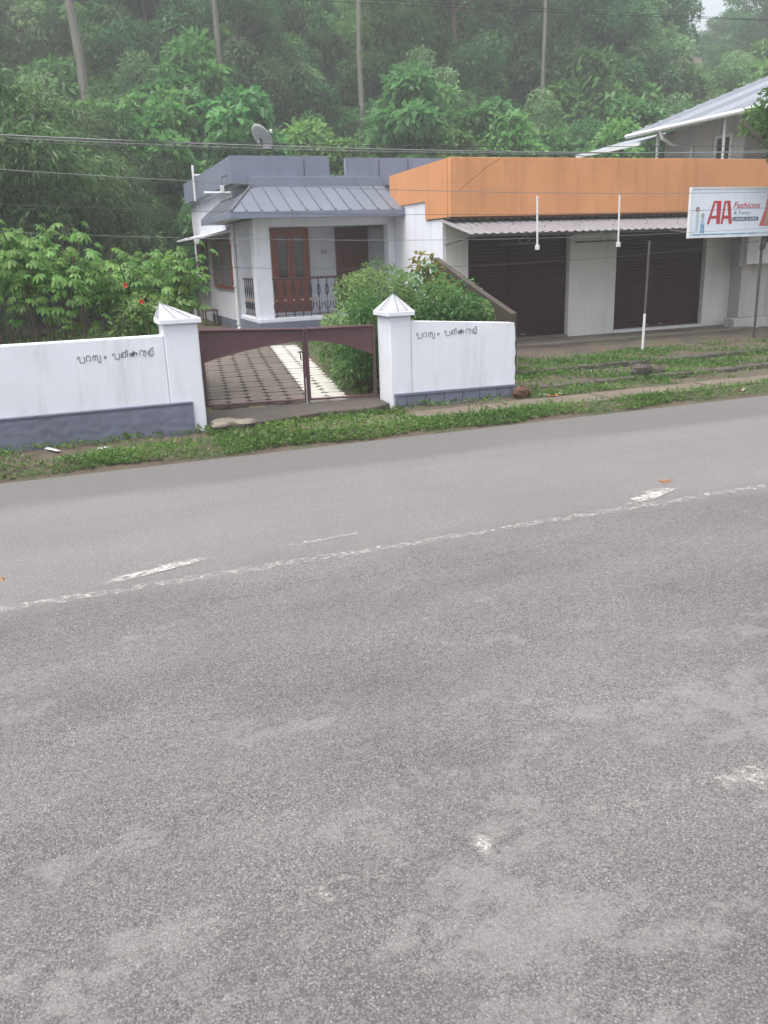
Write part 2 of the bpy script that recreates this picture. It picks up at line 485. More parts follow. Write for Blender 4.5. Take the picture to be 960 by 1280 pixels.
def leaf_mesh(name, V, tint, mat):
    n = len(V)//4
    me = bpy.data.meshes.new(name)
    me.vertices.add(len(V)); me.vertices.foreach_set('co', V.astype(np.float32).ravel())
    me.loops.add(4*n); me.loops.foreach_set('vertex_index', np.arange(4*n, dtype=np.int32))
    me.polygons.add(n)
    me.polygons.foreach_set('loop_start', np.arange(0, 4*n, 4, dtype=np.int32))
    at = me.attributes.new('tint', 'FLOAT', 'POINT')
    at.data.foreach_set('value', np.repeat(np.clip(tint,0,1), 4).astype(np.float32))
    me.update(calc_edges=True)
    me.materials.append(MATS[mat])
    return me

def clump_points(clumps, n, r, shell=0.55, up=0.25):
    """points in the outer shell of a set of clumps (cx,cy,cz,radius,squash)"""
    C = np.array(clumps)
    w = C[:,3]**2; idx = r.choice(len(C), size=n, p=w/w.sum())
    d = r.normal(size=(n,3)); d[:,2] += up; d /= np.linalg.norm(d, axis=1, keepdims=True)
    rad = C[idx,3]*(shell+(1-shell)*r.random(n)**0.6)
    P = C[idx,:3]+d*rad[:,None]*np.stack([np.ones(n), np.ones(n), C[idx,4]], 1)
    return P, d, idx

def crown(name, clumps, n, L, W, mat, seed, droop=0.5, spread=0.6):
    r = np.random.default_rng(seed)
    P, d, idx = clump_points(clumps, n, r)
    D = d*0.8+r.normal(size=(n,3))*spread; D[:,2] -= droop
    ct = r.random(len(clumps))*0.6  # random tone per clump, its wide spread imitating lit clumps
    tint = 0.05+ct[idx]+r.random(n)*0.4
    l = L*(0.65+0.7*r.random(n))
    return leaf_mesh(name, leaf_arrays(P, D, l, l*W/L, seed), tint, mat)

def dome_clumps(seed, rx, ry, h, n, r0, r1, z0=0.0, squash=0.8):
    r = np.random.default_rng(seed); out = []
    for i in range(n):
        a = r.random()*2*math.pi; t = r.random()**0.6
        z = r.random()
        k = math.sqrt(max(0.05, 1-(z*0.9)**2))
        out.append((rx*t*k*math.cos(a), ry*t*k*math.sin(a), z0+h*z, r0+(r1-r0)*r.random(), squash))
    return out

# ------------------------------------------------------------------ terrain and road
def sstep(a, b, x):
    t = np.clip((x-a)/(b-a), 0, 1); return t*t*(3-2*t)

def ground_z(x, y):
    x = np.asarray(x, float); y = np.asarray(y, float)
    z = np.where(y < 10.0, -0.04, 0)
    z = z+sstep(10.0, 10.32, y)*0.10
    shop = sstep(6.9, 7.6, x)
    drive = sstep(11.45, 11.9, y)*0.08+np.clip(y-11.8, 0, 11)*0.024
    forec = 0.035*sstep(11.75, 11.85, y)+0.035*sstep(13.2, 13.3, y)+np.clip(y-19, 0, 12)*0.03
    z = z+drive*(1-shop)+forec*shop
    h0 = 30.0+1.2*np.sin(x*0.23)+0.8*np.sin(x*0.61+1)
    hill = np.clip(y-h0, 0, 55)
    z = z+hill*0.44+0.5*sstep(0, 6, hill)*np.sin(x*0.5)*np.sin(y*0.37)
    return z

def grid_mesh(name, xs, ys, zf, mat):
    X, Y = np.meshgrid(xs, ys); Z = zf(X, Y)
    nx, ny = len(xs), len(ys)
    V = np.stack([X, Y, Z], 2).reshape(-1, 3)
    Fs = [(j*nx+i, j*nx+i+1, (j+1)*nx+i+1, (j+1)*nx+i) for j in range(ny-1) for i in range(nx-1)]
    me = bpy.data.meshes.new(name); me.from_pydata(V.tolist(), [], Fs); me.update(); me.shade_smooth()
    me.materials.append(MATS[mat])
    o = bpy.data.objects.new(name, me); COL.objects.link(o)
    return o

def bumpy(x, y):
    z = ground_z(x, y)
    n = 0.018*np.sin(x*5.1+y*2.3)*np.sin(y*6.7-x*1.1)+0.012*np.sin(x*11+y*13)
    return z+n*sstep(10.35, 10.6, y)
xs = np.concatenate([[-400,-150,-60,-30,-18], np.arange(-12, 26, 0.22), np.arange(26, 50, 2.0), [55, 65, 80, 110, 200, 500]])
ys = np.concatenate([[-400,-100,-30, 0, 5, 9.6], np.arange(9.9, 15, 0.1), np.arange(15, 31, 0.6), np.arange(31, 90, 1.5), [95, 120, 200, 500]])
tag(grid_mesh('ground', xs, ys, bumpy, 'earth'), kind='structure')

road = grid_mesh('road', np.array([-400,-100,-40,-15,-5,0,5,10,20,40,100,400.]), np.array([-3.0, 0, 3, 6, 8, 10.12]), lambda x, y: x*0, 'asphalt')
tag(road, kind='structure')

def sheet(name, poly, z, mat, parent):
    mb = MB(); mb.add([(x, y, z) for x, y in poly], [tuple(range(len(poly)))])
    return mb.build(name, mat, parent)
# centre line, its displaced older dashes, and the ghost of the near edge line
sheet('centre_line', [(-40, 6.06), (40, 5.98), (40, 6.105), (-40, 6.195)], 0.004, 'worn_paint', road)
sheet('line_dash', [(0.02, 6.22), (0.30, 6.27), (0.62, 6.36), (0.98, 6.47), (1.0, 6.545), (0.66, 6.52), (0.52, 6.50), (0.56, 6.44), (0.22, 6.37)], 0.008, 'fresh_paint', road)
sheet('line_dash', [(1.55, 6.42), (2.2, 6.5), (2.25, 6.58), (1.6, 6.50)], 0.008, 'worn_paint', road)
sheet('line_dash', [(2.5, 6.25), (3.3, 6.35), (3.3, 6.42), (2.5, 6.34)], 0.008, 'ghost_paint', road)
sheet('line_dash', [(4.66, 6.15), (4.90, 6.13), (5.18, 6.25), (5.52, 6.40), (5.30, 6.50), (5.08, 6.44), (5.14, 6.38), (4.86, 6.30), (4.90, 6.25)], 0.008, 'fresh_paint', road)
sheet('line_dash', [(9.2, 6.1), (10.1, 6.3), (10.0, 6.42), (9.1, 6.22)], 0.008, 'fresh_paint', road)
sheet('edge_line', [(-12, 2.55), (14, 2.38), (14, 2.52), (-12, 2.72)], 0.004, 'ghost_paint', road)
sheet('paint_patch', [(1.20, 2.40), (1.44, 2.39), (1.45, 2.66), (1.21, 2.68)], 0.008, 'patch_paint', road)
sheet('paint_patch', [(2.35, 2.33), (2.95, 2.31), (2.95, 2.58), (2.36, 2.60)], 0.008, 'patch_paint', road)
sheet('paint_patch', [(0.45, 2.42), (1.0, 2.40), (1.0, 2.66), (0.45, 2.70)], 0.008, 'ghost_paint', road)
sheet('paint_patch', [(1.7, 2.36), (2.2, 2.34), (2.2, 2.58), (1.7, 2.60)], 0.008, 'ghost_paint', road)

# drain-cover slabs along the verge
path = thing('path', (6, 10.7, 0.1), None, None); tag(path, kind='structure')
x = 1.95; k = 0
while x < 17:
    w = 0.95+0.12*math.sin(k*2.1)
    mb = MB().box(x+0.008, x+w-0.008, 10.42+0.015*math.sin(k*1.7), 11.02+0.02*math.sin(k*2.9), -0.02, 0.128+0.008*math.sin(k*3.3))
    mb.build('slab', 'sand_slab', path, bevel=0.012)
    x += w; k += 1

# shop forecourt: concrete apron and step, in bays
apron = thing('pavement', (12, 16.5, 0.1), None, None); tag(apron, kind='structure')
x = 7.75
for k, w in enumerate([1.9, 2.0, 1.8, 2.1, 2.0, 2.0, 2.2]):
    MB().box(x+0.006, x+w-0.006, 14.75+0.06*math.sin(k*2.3), 16.98, -0.05, 0.165+0.006*math.sin(k*1.9)).build('apron_slab', 'dark_concrete', apron, bevel=0.015)
    x += w
x = 8.3
for k, w in enumerate([2.2, 2.1, 2.0, 2.1]):
    MB().box(x+0.004, x+w-0.004, 17.0, 17.99, -0.05, 0.215).build('step_slab', 'concrete', apron, bevel=0.015)
    x += w
# stone risers of the weedy terraces
terr = thing('terrace', (10, 12.5, 0.1), None, None); tag(terr, kind='structure')
for (y, z, xa, xb) in ((11.8, 0.19, 7.0, 12.6), (13.25, 0.225, 7.5, 14.5)):
    x = xa; k = 0
    while x < xb:
        w = 0.35+0.3*random.random()
        j = random.uniform(-0.03, 0.03)
        MB().hexa([(x, y-0.09+j, -0.02), (x+w-0.02, y-0.08+j, -0.02), (x+w-0.02, y+0.12, -0.02), (x, y+0.12, -0.02),
                   (x+0.02, y-0.06+j, z+random.uniform(-0.03, 0.0)), (x+w-0.04, y-0.05+j, z+random.uniform(-0.03, 0.0)), (x+w-0.04, y+0.1, z-0.01), (x+0.02, y+0.1, z-0.01)]).build('riser_stone', 'dark_concrete', terr, bevel=0.012)
        x += w; k += 1

# concrete threshold at the gate
thr = tag(MB().prism_z([(1.78, 11.35), (2.2, 11.0), (2.75, 11.12), (3.4, 11.3), (4.1, 11.22), (4.48, 11.45), (4.5, 12.15), (1.8, 12.15)], 0.02, 0.205).build('driveway_threshold', 'dark_concrete', bevel=0.02), kind='structure')

# ------------------------------------------------------------------ driveway pavers
drive = thing('driveway', (3.4, 12.2, 0.2), None, None); tag(drive, kind='structure')
S = 0.30; ch = 0.07
octo = [(-S/2+ch, -S/2), (S/2-ch, -S/2), (S/2, -S/2+ch), (S/2, S/2-ch), (S/2-ch, S/2), (-S/2+ch, S/2), (-S/2, S/2-ch), (-S/2, -S/2+ch)]
octs = [(a*0.965, b*0.965) for a, b in octo]
pm_d = MB().prism_z(octs, -0.05, 0.0).mesh('paver', 'paver_dark')
pm_w = MB().prism_z(octs, -0.05, 0.0).mesh('paver', 'paver_white')
ang = -0.155
ca, sa = math.cos(ang), math.sin(ang)
cnt = 0
for j in range(31):
    for i in range(-5, 3):
        u, v = i*S, j*S
        px = 3.35+u*ca-v*sa; py = 12.32+u*sa+v*ca
        white = i in (1, 2)
        if py > 21.0 or px < 1.95: continue
        if white and j > 22: continue
        z = float(ground_z(px, py))+0.045+random.uniform(-0.004, 0.004)
        piece(pm_w if white else pm_d, 'paver', (px, py, z), drive, (0.024+random.uniform(-.01,.01), random.uniform(-.01,.01), ang)); cnt += 1

# ------------------------------------------------------------------ compound wall
def rough_face(mb, x0, x1, z0, z1, y, amp, nx, nz, seed):
    """lumpy front of a painted rubble plinth"""
    r = np.random.default_rng(seed); o = len(mb.v)
    for j in range(nz+1):
        for i in range(nx+1):
            edge = i in (0, nx) or j in (0, nz)
            mb.v.append((x0+(x1-x0)*i/nx, y-(0 if edge else amp*r.random()), z0+(z1-z0)*j/nz))
    for j in range(nz):
        for i in range(nx):
            a = o+j*(nx+1)+i; mb.f.append((a, a+1, a+nx+2, a+nx+1))

def pillar(name, x0, x1, y0, y1, zb, zt, apex, label, ax_=None):
    t = thing(name, ((x0+x1)/2, (y0+y1)/2, zb), label, 'pillar', 'gate pillars')
    MB().box(x0, x1, y0, y1, zb, zt).build('shaft', 'white_wall', t, bevel=0.02)
    MB().box(x0-0.045, x1+0.045, y0-0.045, y1+0.045, zt, zt+0.065).build('cap_slab', 'white_wall', t, bevel=0.008)
    cx, cy = ax_ or (x0+x1)/2, (y0+y1)/2; e = 0.04; z = zt+0.066
    c = MB().add([(x0-e, y0-e, z), (x1+e, y0-e, z), (x1+e, y1+e, z), (x0-e, y1+e, z), (cx, cy, apex)], [(0,1,4),(1,2,4),(2,3,4),(3,0,4),(3,2,1,0)]).build('cap_pyramid', 'cap_grey', t)
    # the raised joints where the cap was cast in wedges
    for k, (a, b) in enumerate((((x0-e)*0.6+(x1+e)*0.4, y0-e), ((x0-e)*0.25+(x1+e)*0.75, y0-e), (x0-e, (y0*0.45+y1*0.55)))):
        MB().tube([(a, b, z+0.004), (cx, cy, apex+0.002)], 0.005, 4).build('cap_joint', 'rib_grey', c)
    return t
pillar('gate_pillar', 1.32, 1.77, 11.3, 11.78, 0.05, 1.53, 1.80, 'white gate pillar with grey pyramid cap beside the wall with the taller grey base', 1.34)
pillar('gate_pillar', 4.53, 4.87, 11.5, 12.0, 0.05, 1.44, 1.75, 'white gate pillar with grey pyramid cap beside the shorter wall with block base')

# handwriting: strokes per letter, x along the wall, y up
GLY = {
 'pa': (1.15, [[(0,.45),(.05,.75),(.2,.85),(.33,.7),(.36,.3),(.34,0),(.7,-.04),(1.02,0),(1.04,.4),(1.02,.8)]]),
 'ra': (.85, [[(.12,.05),(0,.35),(.08,.72),(.32,.88),(.6,.75),(.68,.4),(.55,.08),(.42,.2)]]),
 'sya': (1.5, [[(0,.05),(.02,.5),(.12,.8),(.28,.8),(.36,.5),(.36,.05)], [(.36,.5),(.48,.8),(.66,.8),(.74,.5),(.74,.08),(.86,-.25),(1.05,-.3),(1.16,-.1),(1.16,.75)]]),
 'm': (.5, [[(.2,.2),(.08,.35),(.15,.55),(.32,.55),(.38,.35),(.2,.2)]]),
 'thi': (1.2, [[(.45,.5),(.25,.55),(.18,.3),(.4,.1),(.72,.25),(.75,.6),(.5,.85),(.15,.75),(0,.4),(.1,.05)], [(.75,.6),(.75,1.0),(.95,1.1),(1.05,.85),(.98,.1)]]),
 'kka': (1.4, [[(.0,.4),(.15,.65),(.35,.5),(.3,.15),(.08,.1),(0,.4)], [(.35,.5),(.55,.8),(.75,.5),(.6,.15),(.42,.3),(.6,.55),(.95,.7),(1.15,.4),(1.0,.05)], [(.0,.4),(1.25,.42)], [(.62,.95),(.6,0)]]),
 'ru': (1.15, [[(.12,.05),(0,.35),(.1,.75),(.35,.88),(.6,.72),(.66,.35),(.5,.1)], [(.66,.35),(.8,.7),(.98,.75),(1.05,.4),(.9,0),(.7,-.15)]]),
 'th': (1.2, [[(.5,.45),(.3,.55),(.2,.3),(.42,.08),(.8,.2),(.85,.6),(.55,.85),(.15,.7),(0,.35),(.12,0),(.5,-.15),(.85,-.1)], [(.5,1.1),(.62,1.0),(.85,1.02),(.95,1.2)]]),
}
def handwriting(x0, x1, z0, z1, h, y, seed, parent):
    r = random.Random(seed)
    words = ['pa', 'ra', 'sya', 'm', None, 'pa', 'thi', 'kka', 'ru', 'th']
    tot = sum(GLY[g][0]+0.16 if g else 0.75 for g in words)
    sc = (x1-x0)/tot; cx = 0
    for g in words:
        if g is None: cx += 0.75; continue
        wd, strokes = GLY[g]
        mb = MB()
        for st in strokes:
            pts = [Vector(p) for p in st]
            fine = []
            for i in range(len(pts)-1):      # Catmull-Rom
                p0, p1, p2, p3 = pts[max(0,i-1)], pts[i], pts[i+1], pts[min(len(pts)-1,i+2)]
                for s in range(4):
                    t = s/4
                    fine.append(0.5*((2*p1)+(p2-p0)*t+(2*p0-5*p1+4*p2-p3)*t*t+(3*p1-p0-3*p2+p3)*t**3))
            fine.append(pts[-1])
            out = []
            for p in fine:
                f = (cx+p.x)/tot
                out.append((x0+(cx+p.x)*sc, y-0.001, z0+(z1-z0)*f+p.y*h+r.uniform(-.002,.002)))
            mb.tube(out, 0.0045, 4)
        mb.build('letter', 'ink', parent)
        cx += wd+0.16

wall = thing('compound_wall', (-4, 11.4, 0.05), 'long white compound wall with tall grey painted base and handwriting', 'wall')
b = MB(); b.box(-12, 1.319, 11.305, 11.5, 0.02, 1.395); wb = b.build('wall_body', 'white_wall', wall, bevel=0.012)
b = MB(); b.box(-12, 1.60, 11.262, 11.302, -0.02, 0.515); rough_face(b, -11.98, 1.598, -0.02, 0.49, 11.2615, 0.014, 330, 13, 3)
b.build('base_course', 'grey_blue', wall, smooth=True)
MB().box(-12, 1.605, 11.245, 11.303, 0.495, 0.522).build('base_ledge', 'grey_blue', wall, bevel=0.006)
handwriting(0.24, 1.21, 1.125, 1.16, 0.085, 11.305, 1, wall)

wall2 = thing('compound_wall', (5.7, 11.6, 0.05), 'short white compound wall with grey block base, ending in a ragged edge', 'wall')
edge = [(6.60, 0.1)]+[(6.60+random.uniform(-.012, .012), 0.1+i*0.075) for i in range(1, 15)]+[(6.58, 1.235)]
b = MB(); b.prism_y([(4.871, 0.05), (6.60, 0.05)]+edge[1:]+[(4.871, 1.355)], 11.505, 11.70)
b.build('wall_body', 'white_wall', wall2)
handwriting(4.95, 5.98, 1.105, 1.125, 0.085, 11.505, 2, wall2)
MB().prism_y([(4.57, 0.285), (6.595, 0.265), (6.595, 0.30), (4.57, 0.325)], 11.455, 11.504).build('base_ledge', 'grey_blue', wall2, bevel=0.005)
for row, (za, zb_) in enumerate(((-0.04, 0.13), (0.137, 0.284))):
    x = 4.575 - (0.13 if row else 0)
    while x < 6.58:
        w = 0.27+0.05*random.random()
        a, c_ = max(x, 4.575), min(x+w-0.008, 6.59)
        if c_-a > 0.04:
            dz = -0.020*(a-4.57)/2
            MB().box(a, c_, 11.468+random.uniform(-.004, .004), 11.503, za, zb_+dz).build('block', 'grey_blue', wall2, bevel=0.006)
        x += w

# sloping side wall between the garden and the shop forecourt
sw = tag(MB().prism_x([(12.95, 0.05), (12.95, 1.26), (14.2, 1.62), (16.1, 2.2), (16.1, 0.05)], 7.34, 7.46).build('side_wall', 'mossy_wall', bevel=0.006),
         'mossy brown side wall with sloping top between the bushes and the shop', 'wall')

# ------------------------------------------------------------------ gate
def gate_leaf(xa, xb, zt0, zt1, zb0, zb1, arch, hinge_left, label):
    """arch: z of the sheet's lower edge along the leaf"""
    t = thing('gate_leaf', ((xa+xb)/2, 12.02, min(zb0, zb1)), label, 'gate')
    n = len(arch); y = 12.02
    top = [(xa+(xb-xa)*i/(n-1), zt0+(zt1-zt0)*i/(n-1)) for i in range(n)]
    low = [(xa+(xb-xa)*i/(n-1), arch[i]) for i in range(n)]
    b = MB()
    for i in range(n-1):
        b.prism_y([low[i], low[i+1], top[i+1], top[i]], y-0.004, y+0.004)
    b.build('sheet_panel', 'gate_maroon', t)
    for xx, za, zb in ((xa, zb0, zt0), (xb, zb1, zt1)):
        MB().box(xx-0.02, xx+0.02, y-0.022, y+0.022, za, zb+0.01).build('stile', 'gate_maroon', t, bevel=0.004)
    MB().tube([(xa, y-0.012, zt0+0.012), (xb, y-0.012, zt1+0.012)], 0.022, 8).build('top_rail', 'gate_maroon', t)
    MB().tube([(xa, y, zb0+0.01), (xb, y, zb1+0.01)], 0.016, 8).build('bottom_rail', 'gate_maroon', t)
    b = MB()
    for i in range(n-1): b.tube([(low[i][0], y, low[i][1]), (low[i+1][0], y, low[i+1][1])], 0.009, 6)
    b.build('arched_rail', 'gate_maroon', t)
    hx = xa if hinge_left else xb; s = -1 if hinge_left else 1
    for zz in (0.45, 1.15):
        MB().tube([(hx+s*0.02, y, zz-0.04), (hx+s*0.02, y, zz+0.04)], 0.018, 8).build('hinge', 'gate_maroon', t)
        MB().box(min(hx, hx+s*0.13), max(hx, hx+s*0.13), y-0.006, y+0.006, zz-0.012, zz+0.012).build('hinge_pin', 'dark_pipe', t)
    return t
A1 = [0.93+(1.135-0.93)*math.sin(i/12*math.pi/2) for i in range(13)]
A2 = [1.135-(1.135-0.86)*(1-math.cos(i/12*math.pi/2)) for i in range(13)]
g1 = gate_leaf(1.90, 3.375, 1.36, 1.29, 0.31, 0.27, A1, True, 'wide maroon gate leaf with arched sheet top hung on the pillar by the long wall')
g2 = gate_leaf(3.425, 4.47, 1.288, 1.275, 0.265, 0.235, A2, False, 'narrow maroon gate leaf with arched sheet top hung beside the short wall')
MB().tube([(3.28, 11.985, 0.98), (3.40, 11.985, 0.985)], 0.012, 6).build('latch_bolt', 'black_iron', g1)
MB().tube([(3.31, 11.985, 0.98), (3.32, 11.985, 0.86)], 0.01, 6).build('latch_handle', 'black_iron', g1)
MB().tube([(3.375, 11.985, 0.6), (3.375, 11.985, 0.215)], 0.008, 6).build('drop_bolt', 'galvanised', g1)

# ------------------------------------------------------------------ house
H = thing('house', (6.5, 24, 0.4), 'single-storey white house with grey parapet and metal-roofed porch', 'house')
zg = 0.30
b = MB(); b.box(4.78, 12.5, 22.9, 29.6, zg, 4.05)                      # main rooms
b.build('wall', 'white_wall', H)
b = MB(); b.box(9.12, 12.5, 21.05, 22.898, zg, 3.9); b.build('wall', 'white_wall', H)
MB().box(4.735, 9.118, 20.72, 22.898, zg, 0.78).build('porch_base', 'grey_blue', H, bevel=0.01)
MB().box(4.74, 4.779, 22.9, 27.2, zg, 0.70).build('base_course', 'grey_blue', H, bevel=0.006)
MB().box(4.75, 9.118, 20.75, 22.898, 0.781, 0.875).build('porch_floor', 'white_wall', H, bevel=0.01)
MB().box(4.5, 9.118, 20.55, 22.898, 3.20, 3.32).build('porch_ceiling', 'white_wall', H)
MB().box(4.80, 8.43, 20.86, 21.02, 3.02, 3.199).build('porch_beam', 'white_wall', H)
MB().box(4.80, 4.95, 21.25, 22.898, 3.02, 3.199).build('porch_beam', 'white_wall', H)
MB().box(4.78, 5.17, 20.84, 21.24, 0.876, 3.199).build('column', 'white_wall', H, bevel=0.012)
MB().box(8.25, 8.435, 20.84, 21.15, 0.876, 3.199).build('column', 'white_wall', H, bevel=0.012)
# parapet
P = MB(); P.box(4.53, 7.02, 21.6, 21.75, 4.06, 4.69); P.box(7.02, 7.46, 21.6, 21.75, 4.06, 4.235); P.box(7.46, 12.6, 21.6, 21.75, 4.06, 4.66)
pf = P.build('parapet', 'parapet_grey', H)
MB().prism_z([(4.53, 21.751), (4.68, 21.751), (4.77, 29.7), (4.62, 29.7)], 4.08, 4.69).build('parapet', 'parapet_grey', H)
MB().box(4.93, 8.40, 21.50, 21.598, 3.90, 4.20).build('parapet_band', 'parapet_grey', H, bevel=0.006)
MB().prism_z([(4.70, 21.76), (12.5, 21.76), (12.5, 29.65), (4.8, 29.65)], 4.051, 4.079).build('roof_slab', 'white_wall', H)
for xx in (6.35, 7.44+0.9, 9.15):
    MB().box(xx, xx+0.018, 21.585, 21.599, 4.22, 4.6).build('down_pipe', 'dark_pipe', H)
# porch roof: front slope in sheets with ribs, hip, left slope
ridge = lambda xx: (xx, 21.5, 3.97)
xs_r = [4.16+0.36*i for i in range(13)]
for i in range(12):
    xa, xb = xs_r[i], min(xs_r[i+1], 8.425)
    if xa >= 8.42: break
    def topz(xv):
        t = min(1, max(0, (xv-4.16)/0.79)); return (xv, 20.2+1.3*t, 3.345+0.63*t)
    p0, p1, q0, q1 = (xa, 20.2, 3.345), (xb, 20.2, 3.345), topz(xa), topz(xb)
    th = 0.018
    fs = [p0, p1, q1, q0] if i else [p0, p1, q1, (xa+1e-3, 20.2015, 3.3455)]
    dn = [(a, b_, c_-th) for a, b_, c_ in fs]
    MB().hexa(dn+fs).build('roof_sheet', 'roof_grey', H)
    MB().tube([(xb-0.002, 20.19, 3.358), (q1[0]-0.002, q1[1]-0.01, q1[2]+0.008)], 0.017, 6).build('roof_rib', 'rib_grey', H)
    MB().ball((xb-0.002, 20.185, 3.356), 0.034, 8).build('rib_cap', 'rib_grey', H)
MB().tube([(4.16, 20.2, 3.36), (4.55, 20.84, 3.67), (4.95, 21.5, 3.99)], 0.03, 6).build('hip_rib', 'rib_grey', H)
ylist = [20.2, 20.7, 21.15, 21.6, 22.1, 22.6, 23.1, 23.6, 24.1]
for i in range(8):
    ya, yb = ylist[i], ylist[i+1]
    wa = min(0.60, max(0.002, (ya-20.2)*0.607)); wb_ = min(0.60, (yb-20.2)*0.607)
    sl = 0.80
    fs = [(4.16, ya, 3.345), (4.16+wa, ya, 3.345+sl*wa), (4.16+wb_, yb, 3.345+sl*wb_), (4.16, yb, 3.345)]
    MB().hexa([(a, b_, c_-0.018) for a, b_, c_ in fs]+fs).build('roof_sheet', 'roof_grey', H)
    MB().tube([(4.15, yb, 3.356), (4.16+wb_, yb, 3.353+sl*wb_)], 0.015, 6).build('roof_rib', 'rib_grey', H)
MB().box(4.12, 8.425, 20.13, 20.185, 3.19, 3.335).build('fascia', 'parapet_grey', H, bevel=0.006)
MB().box(4.12, 4.155, 20.186, 24.1, 3.19, 3.335).build('fascia', 'parapet_grey', H, bevel=0.006)
MB().box(4.16, 8.42, 20.19, 20.5, 3.20, 3.225).build('soffit', 'white_wall', H)
MB().box(4.16, 4.77, 20.505, 24.1, 3.20, 3.225).build('soffit', 'white_wall', H)
# sunshade slab over the side windows
MB().hexa([(4.05, 23.3, 2.88), (4.779, 23.3, 3.0), (4.779, 28.4, 3.0), (4.05, 28.4, 2.88), (4.05, 23.3, 2.93), (4.779, 23.3, 3.08), (4.779, 28.4, 3.08), (4.05, 28.4, 2.93)]).build('sunshade', 'white_wall', H)

def window_x(parent, X, ya, yb, za, zb, mats=('red_wood', 'pale_glass'), n=2, proud=0.06):
    """window on a wall facing -X"""
    w = MB(); f = 0.09
    w.box(X-proud, X+0.02, ya, ya+f, za, zb); w.box(X-proud, X+0.02, yb-f, yb, za, zb)
    w.box(X-proud, X+0.02, ya+f, yb-f, za, za+f); w.box(X-proud, X+0.02, ya+f, yb-f, zb-f, zb)
    fr = w.build('window', mats[0], parent)
    L = (yb-ya-2*f)/n
    for i in range(n):
        y0 = ya+f+i*L
        MB().box(X-proud*0.45, X-proud*0.35, y0+0.03, y0+L-0.03, za+f, zb-f).build('pane', mats[1], fr)
        if i: MB().box(X-proud*0.9, X, y0-0.045, y0+0.045, za+f, zb-f).build('mullion', mats[0], fr)
    return fr
window_x(H, 4.775, 23.55, 26.2, 1.52, 2.86)
window_x(H, 4.775, 27.2, 28.9, 1.85, 2.82, ('brown_wood', 'glass'))
MB().box(4.35, 4.774, 27.2, 29.6, 1.74, 1.80).build('window_shelf', 'shelf_wood', H)

def opening_y(parent, name, Y, xa, xb, za, zb, frame, leaf_m, glass_m=None, leaves=2):
    f = 0.07
    w = MB(); w.box(xa, xa+f, Y-0.07, Y-0.001, za, zb); w.box(xb-f, xb, Y-0.07, Y-0.001, za, zb); w.box(xa+f, xb-f, Y-0.07, Y-0.001, zb-f, zb)
    d = w.build(name, frame, parent)
    L = (xb-xa-2*f)/leaves
    for i in range(leaves):
        a, c_ = xa+f+i*L+0.004, xa+f+(i+1)*L-0.004
        if glass_m:
            mid = za+0.85
            b = MB(); s = 0.1
            b.box(a, a+s, Y-0.05, Y-0.005, za+0.01, zb-f-0.005); b.box(c_-s, c_, Y-0.05, Y-0.005, za+0.01, zb-f-0.005)
            b.box(a+s, c_-s, Y-0.05, Y-0.005, zb-f-0.14, zb-f-0.005); b.box(a+s, c_-s, Y-0.05, Y-0.005, mid-0.06, mid+0.06)
            b.box(a+s, c_-s, Y-0.04, Y-0.01, za+0.01, mid-0.06)
            lf = b.build('door_leaf', leaf_m, d)
            MB().box(a+s, c_-s, Y-0.03, Y-0.022, mid+0.06, zb-f-0.14).build('pane', glass_m, lf)
            MB().tube([(a+s+0.07, Y-0.045, za+0.3), (a+s+0.07, Y-0.045, za+0.6)], 0.01, 6).build('moulding', leaf_m, lf)
        else:
            b = MB(); b.box(a, c_, Y-0.04, Y-0.008, za+0.01, zb-f-0.004)
            lf = b.build('door_leaf', leaf_m, d)
            for (z0, z1) in ((za+0.15, za+0.75), (za+0.9, zb-f-0.2)):
                MB().box(a+0.12, c_-0.12, Y-0.052, Y-0.0405, z0, z1).build('door_panel', leaf_m, lf, bevel=0.008)
    return d
opening_y(H, 'door', 22.9, 5.70, 6.74, 0.876, 3.05, 'red_wood', 'red_wood', 'glass', 2)
opening_y(H, 'door', 22.9, 7.50, 8.43, 0.876, 3.04, 'door_wood', 'door_wood', None, 1)
MB().box(7.08, 7.25, 22.885, 22.899, 2.36, 2.48).build('meter_plate', 'cap_grey', H)

# wrought-iron balustrade
def baluster_run(p0, p1, n, parent, z0, z1):
    p0, p1 = Vector(p0), Vector(p1)
    d = (p1-p0)
    rail = bpy.data.objects.new('balustrade', MB().tube([p0+Vector((0,0,z1)), p1+Vector((0,0,z1))], 0.028, 8).mesh('balustrade', 'brown_wood'))
    COL.objects.link(rail); put(rail, parent)
    MB().tube([p0+Vector((0,0,z0+0.05)), p1+Vector((0,0,z0+0.05))], 0.012, 6).build('lower_rail', 'black_iron', rail)
    u = d.normalized()
    for i in range(n):
        c = p0+d*((i+0.5)/n)
        b = MB()
        b.tube([c+Vector((0,0,z0)), c+Vector((0,0,z1))], 0.015, 6)
        hgt = z1-z0
        for s in (-1, 1):       # fork-shaped scroll at the foot and tulip above
            b.tube([c+Vector((0,0,z0+0.16*hgt)), c+u*s*0.06+Vector((0,0,z0+0.22*hgt)), c+u*s*0.075+Vector((0,0,z0+0.36*hgt))], 0.015, 5)
            b.tube([c+Vector((0,0,z0+0.52*hgt)), c+u*s*0.04+Vector((0,0,z0+0.62*hgt)), c+u*s*0.035+Vector((0,0,z0+0.75*hgt)), c+Vector((0,0,z0+0.86*hgt))], 0.013, 5)
        bo = b.build('baluster', 'black_iron', rail)
        MB().ball(c+Vector((0,-0.01,z0+0.44*hgt)), 0.028, 6).build('rosette', 'gold', bo)
    return rail
baluster_run((5.17, 20.98, 0), (8.25, 20.98, 0), 14, H, 0.876, 1.80)
baluster_run((4.90, 21.25, 0), (4.90, 22.88, 0), 7, H, 0.876, 1.80)

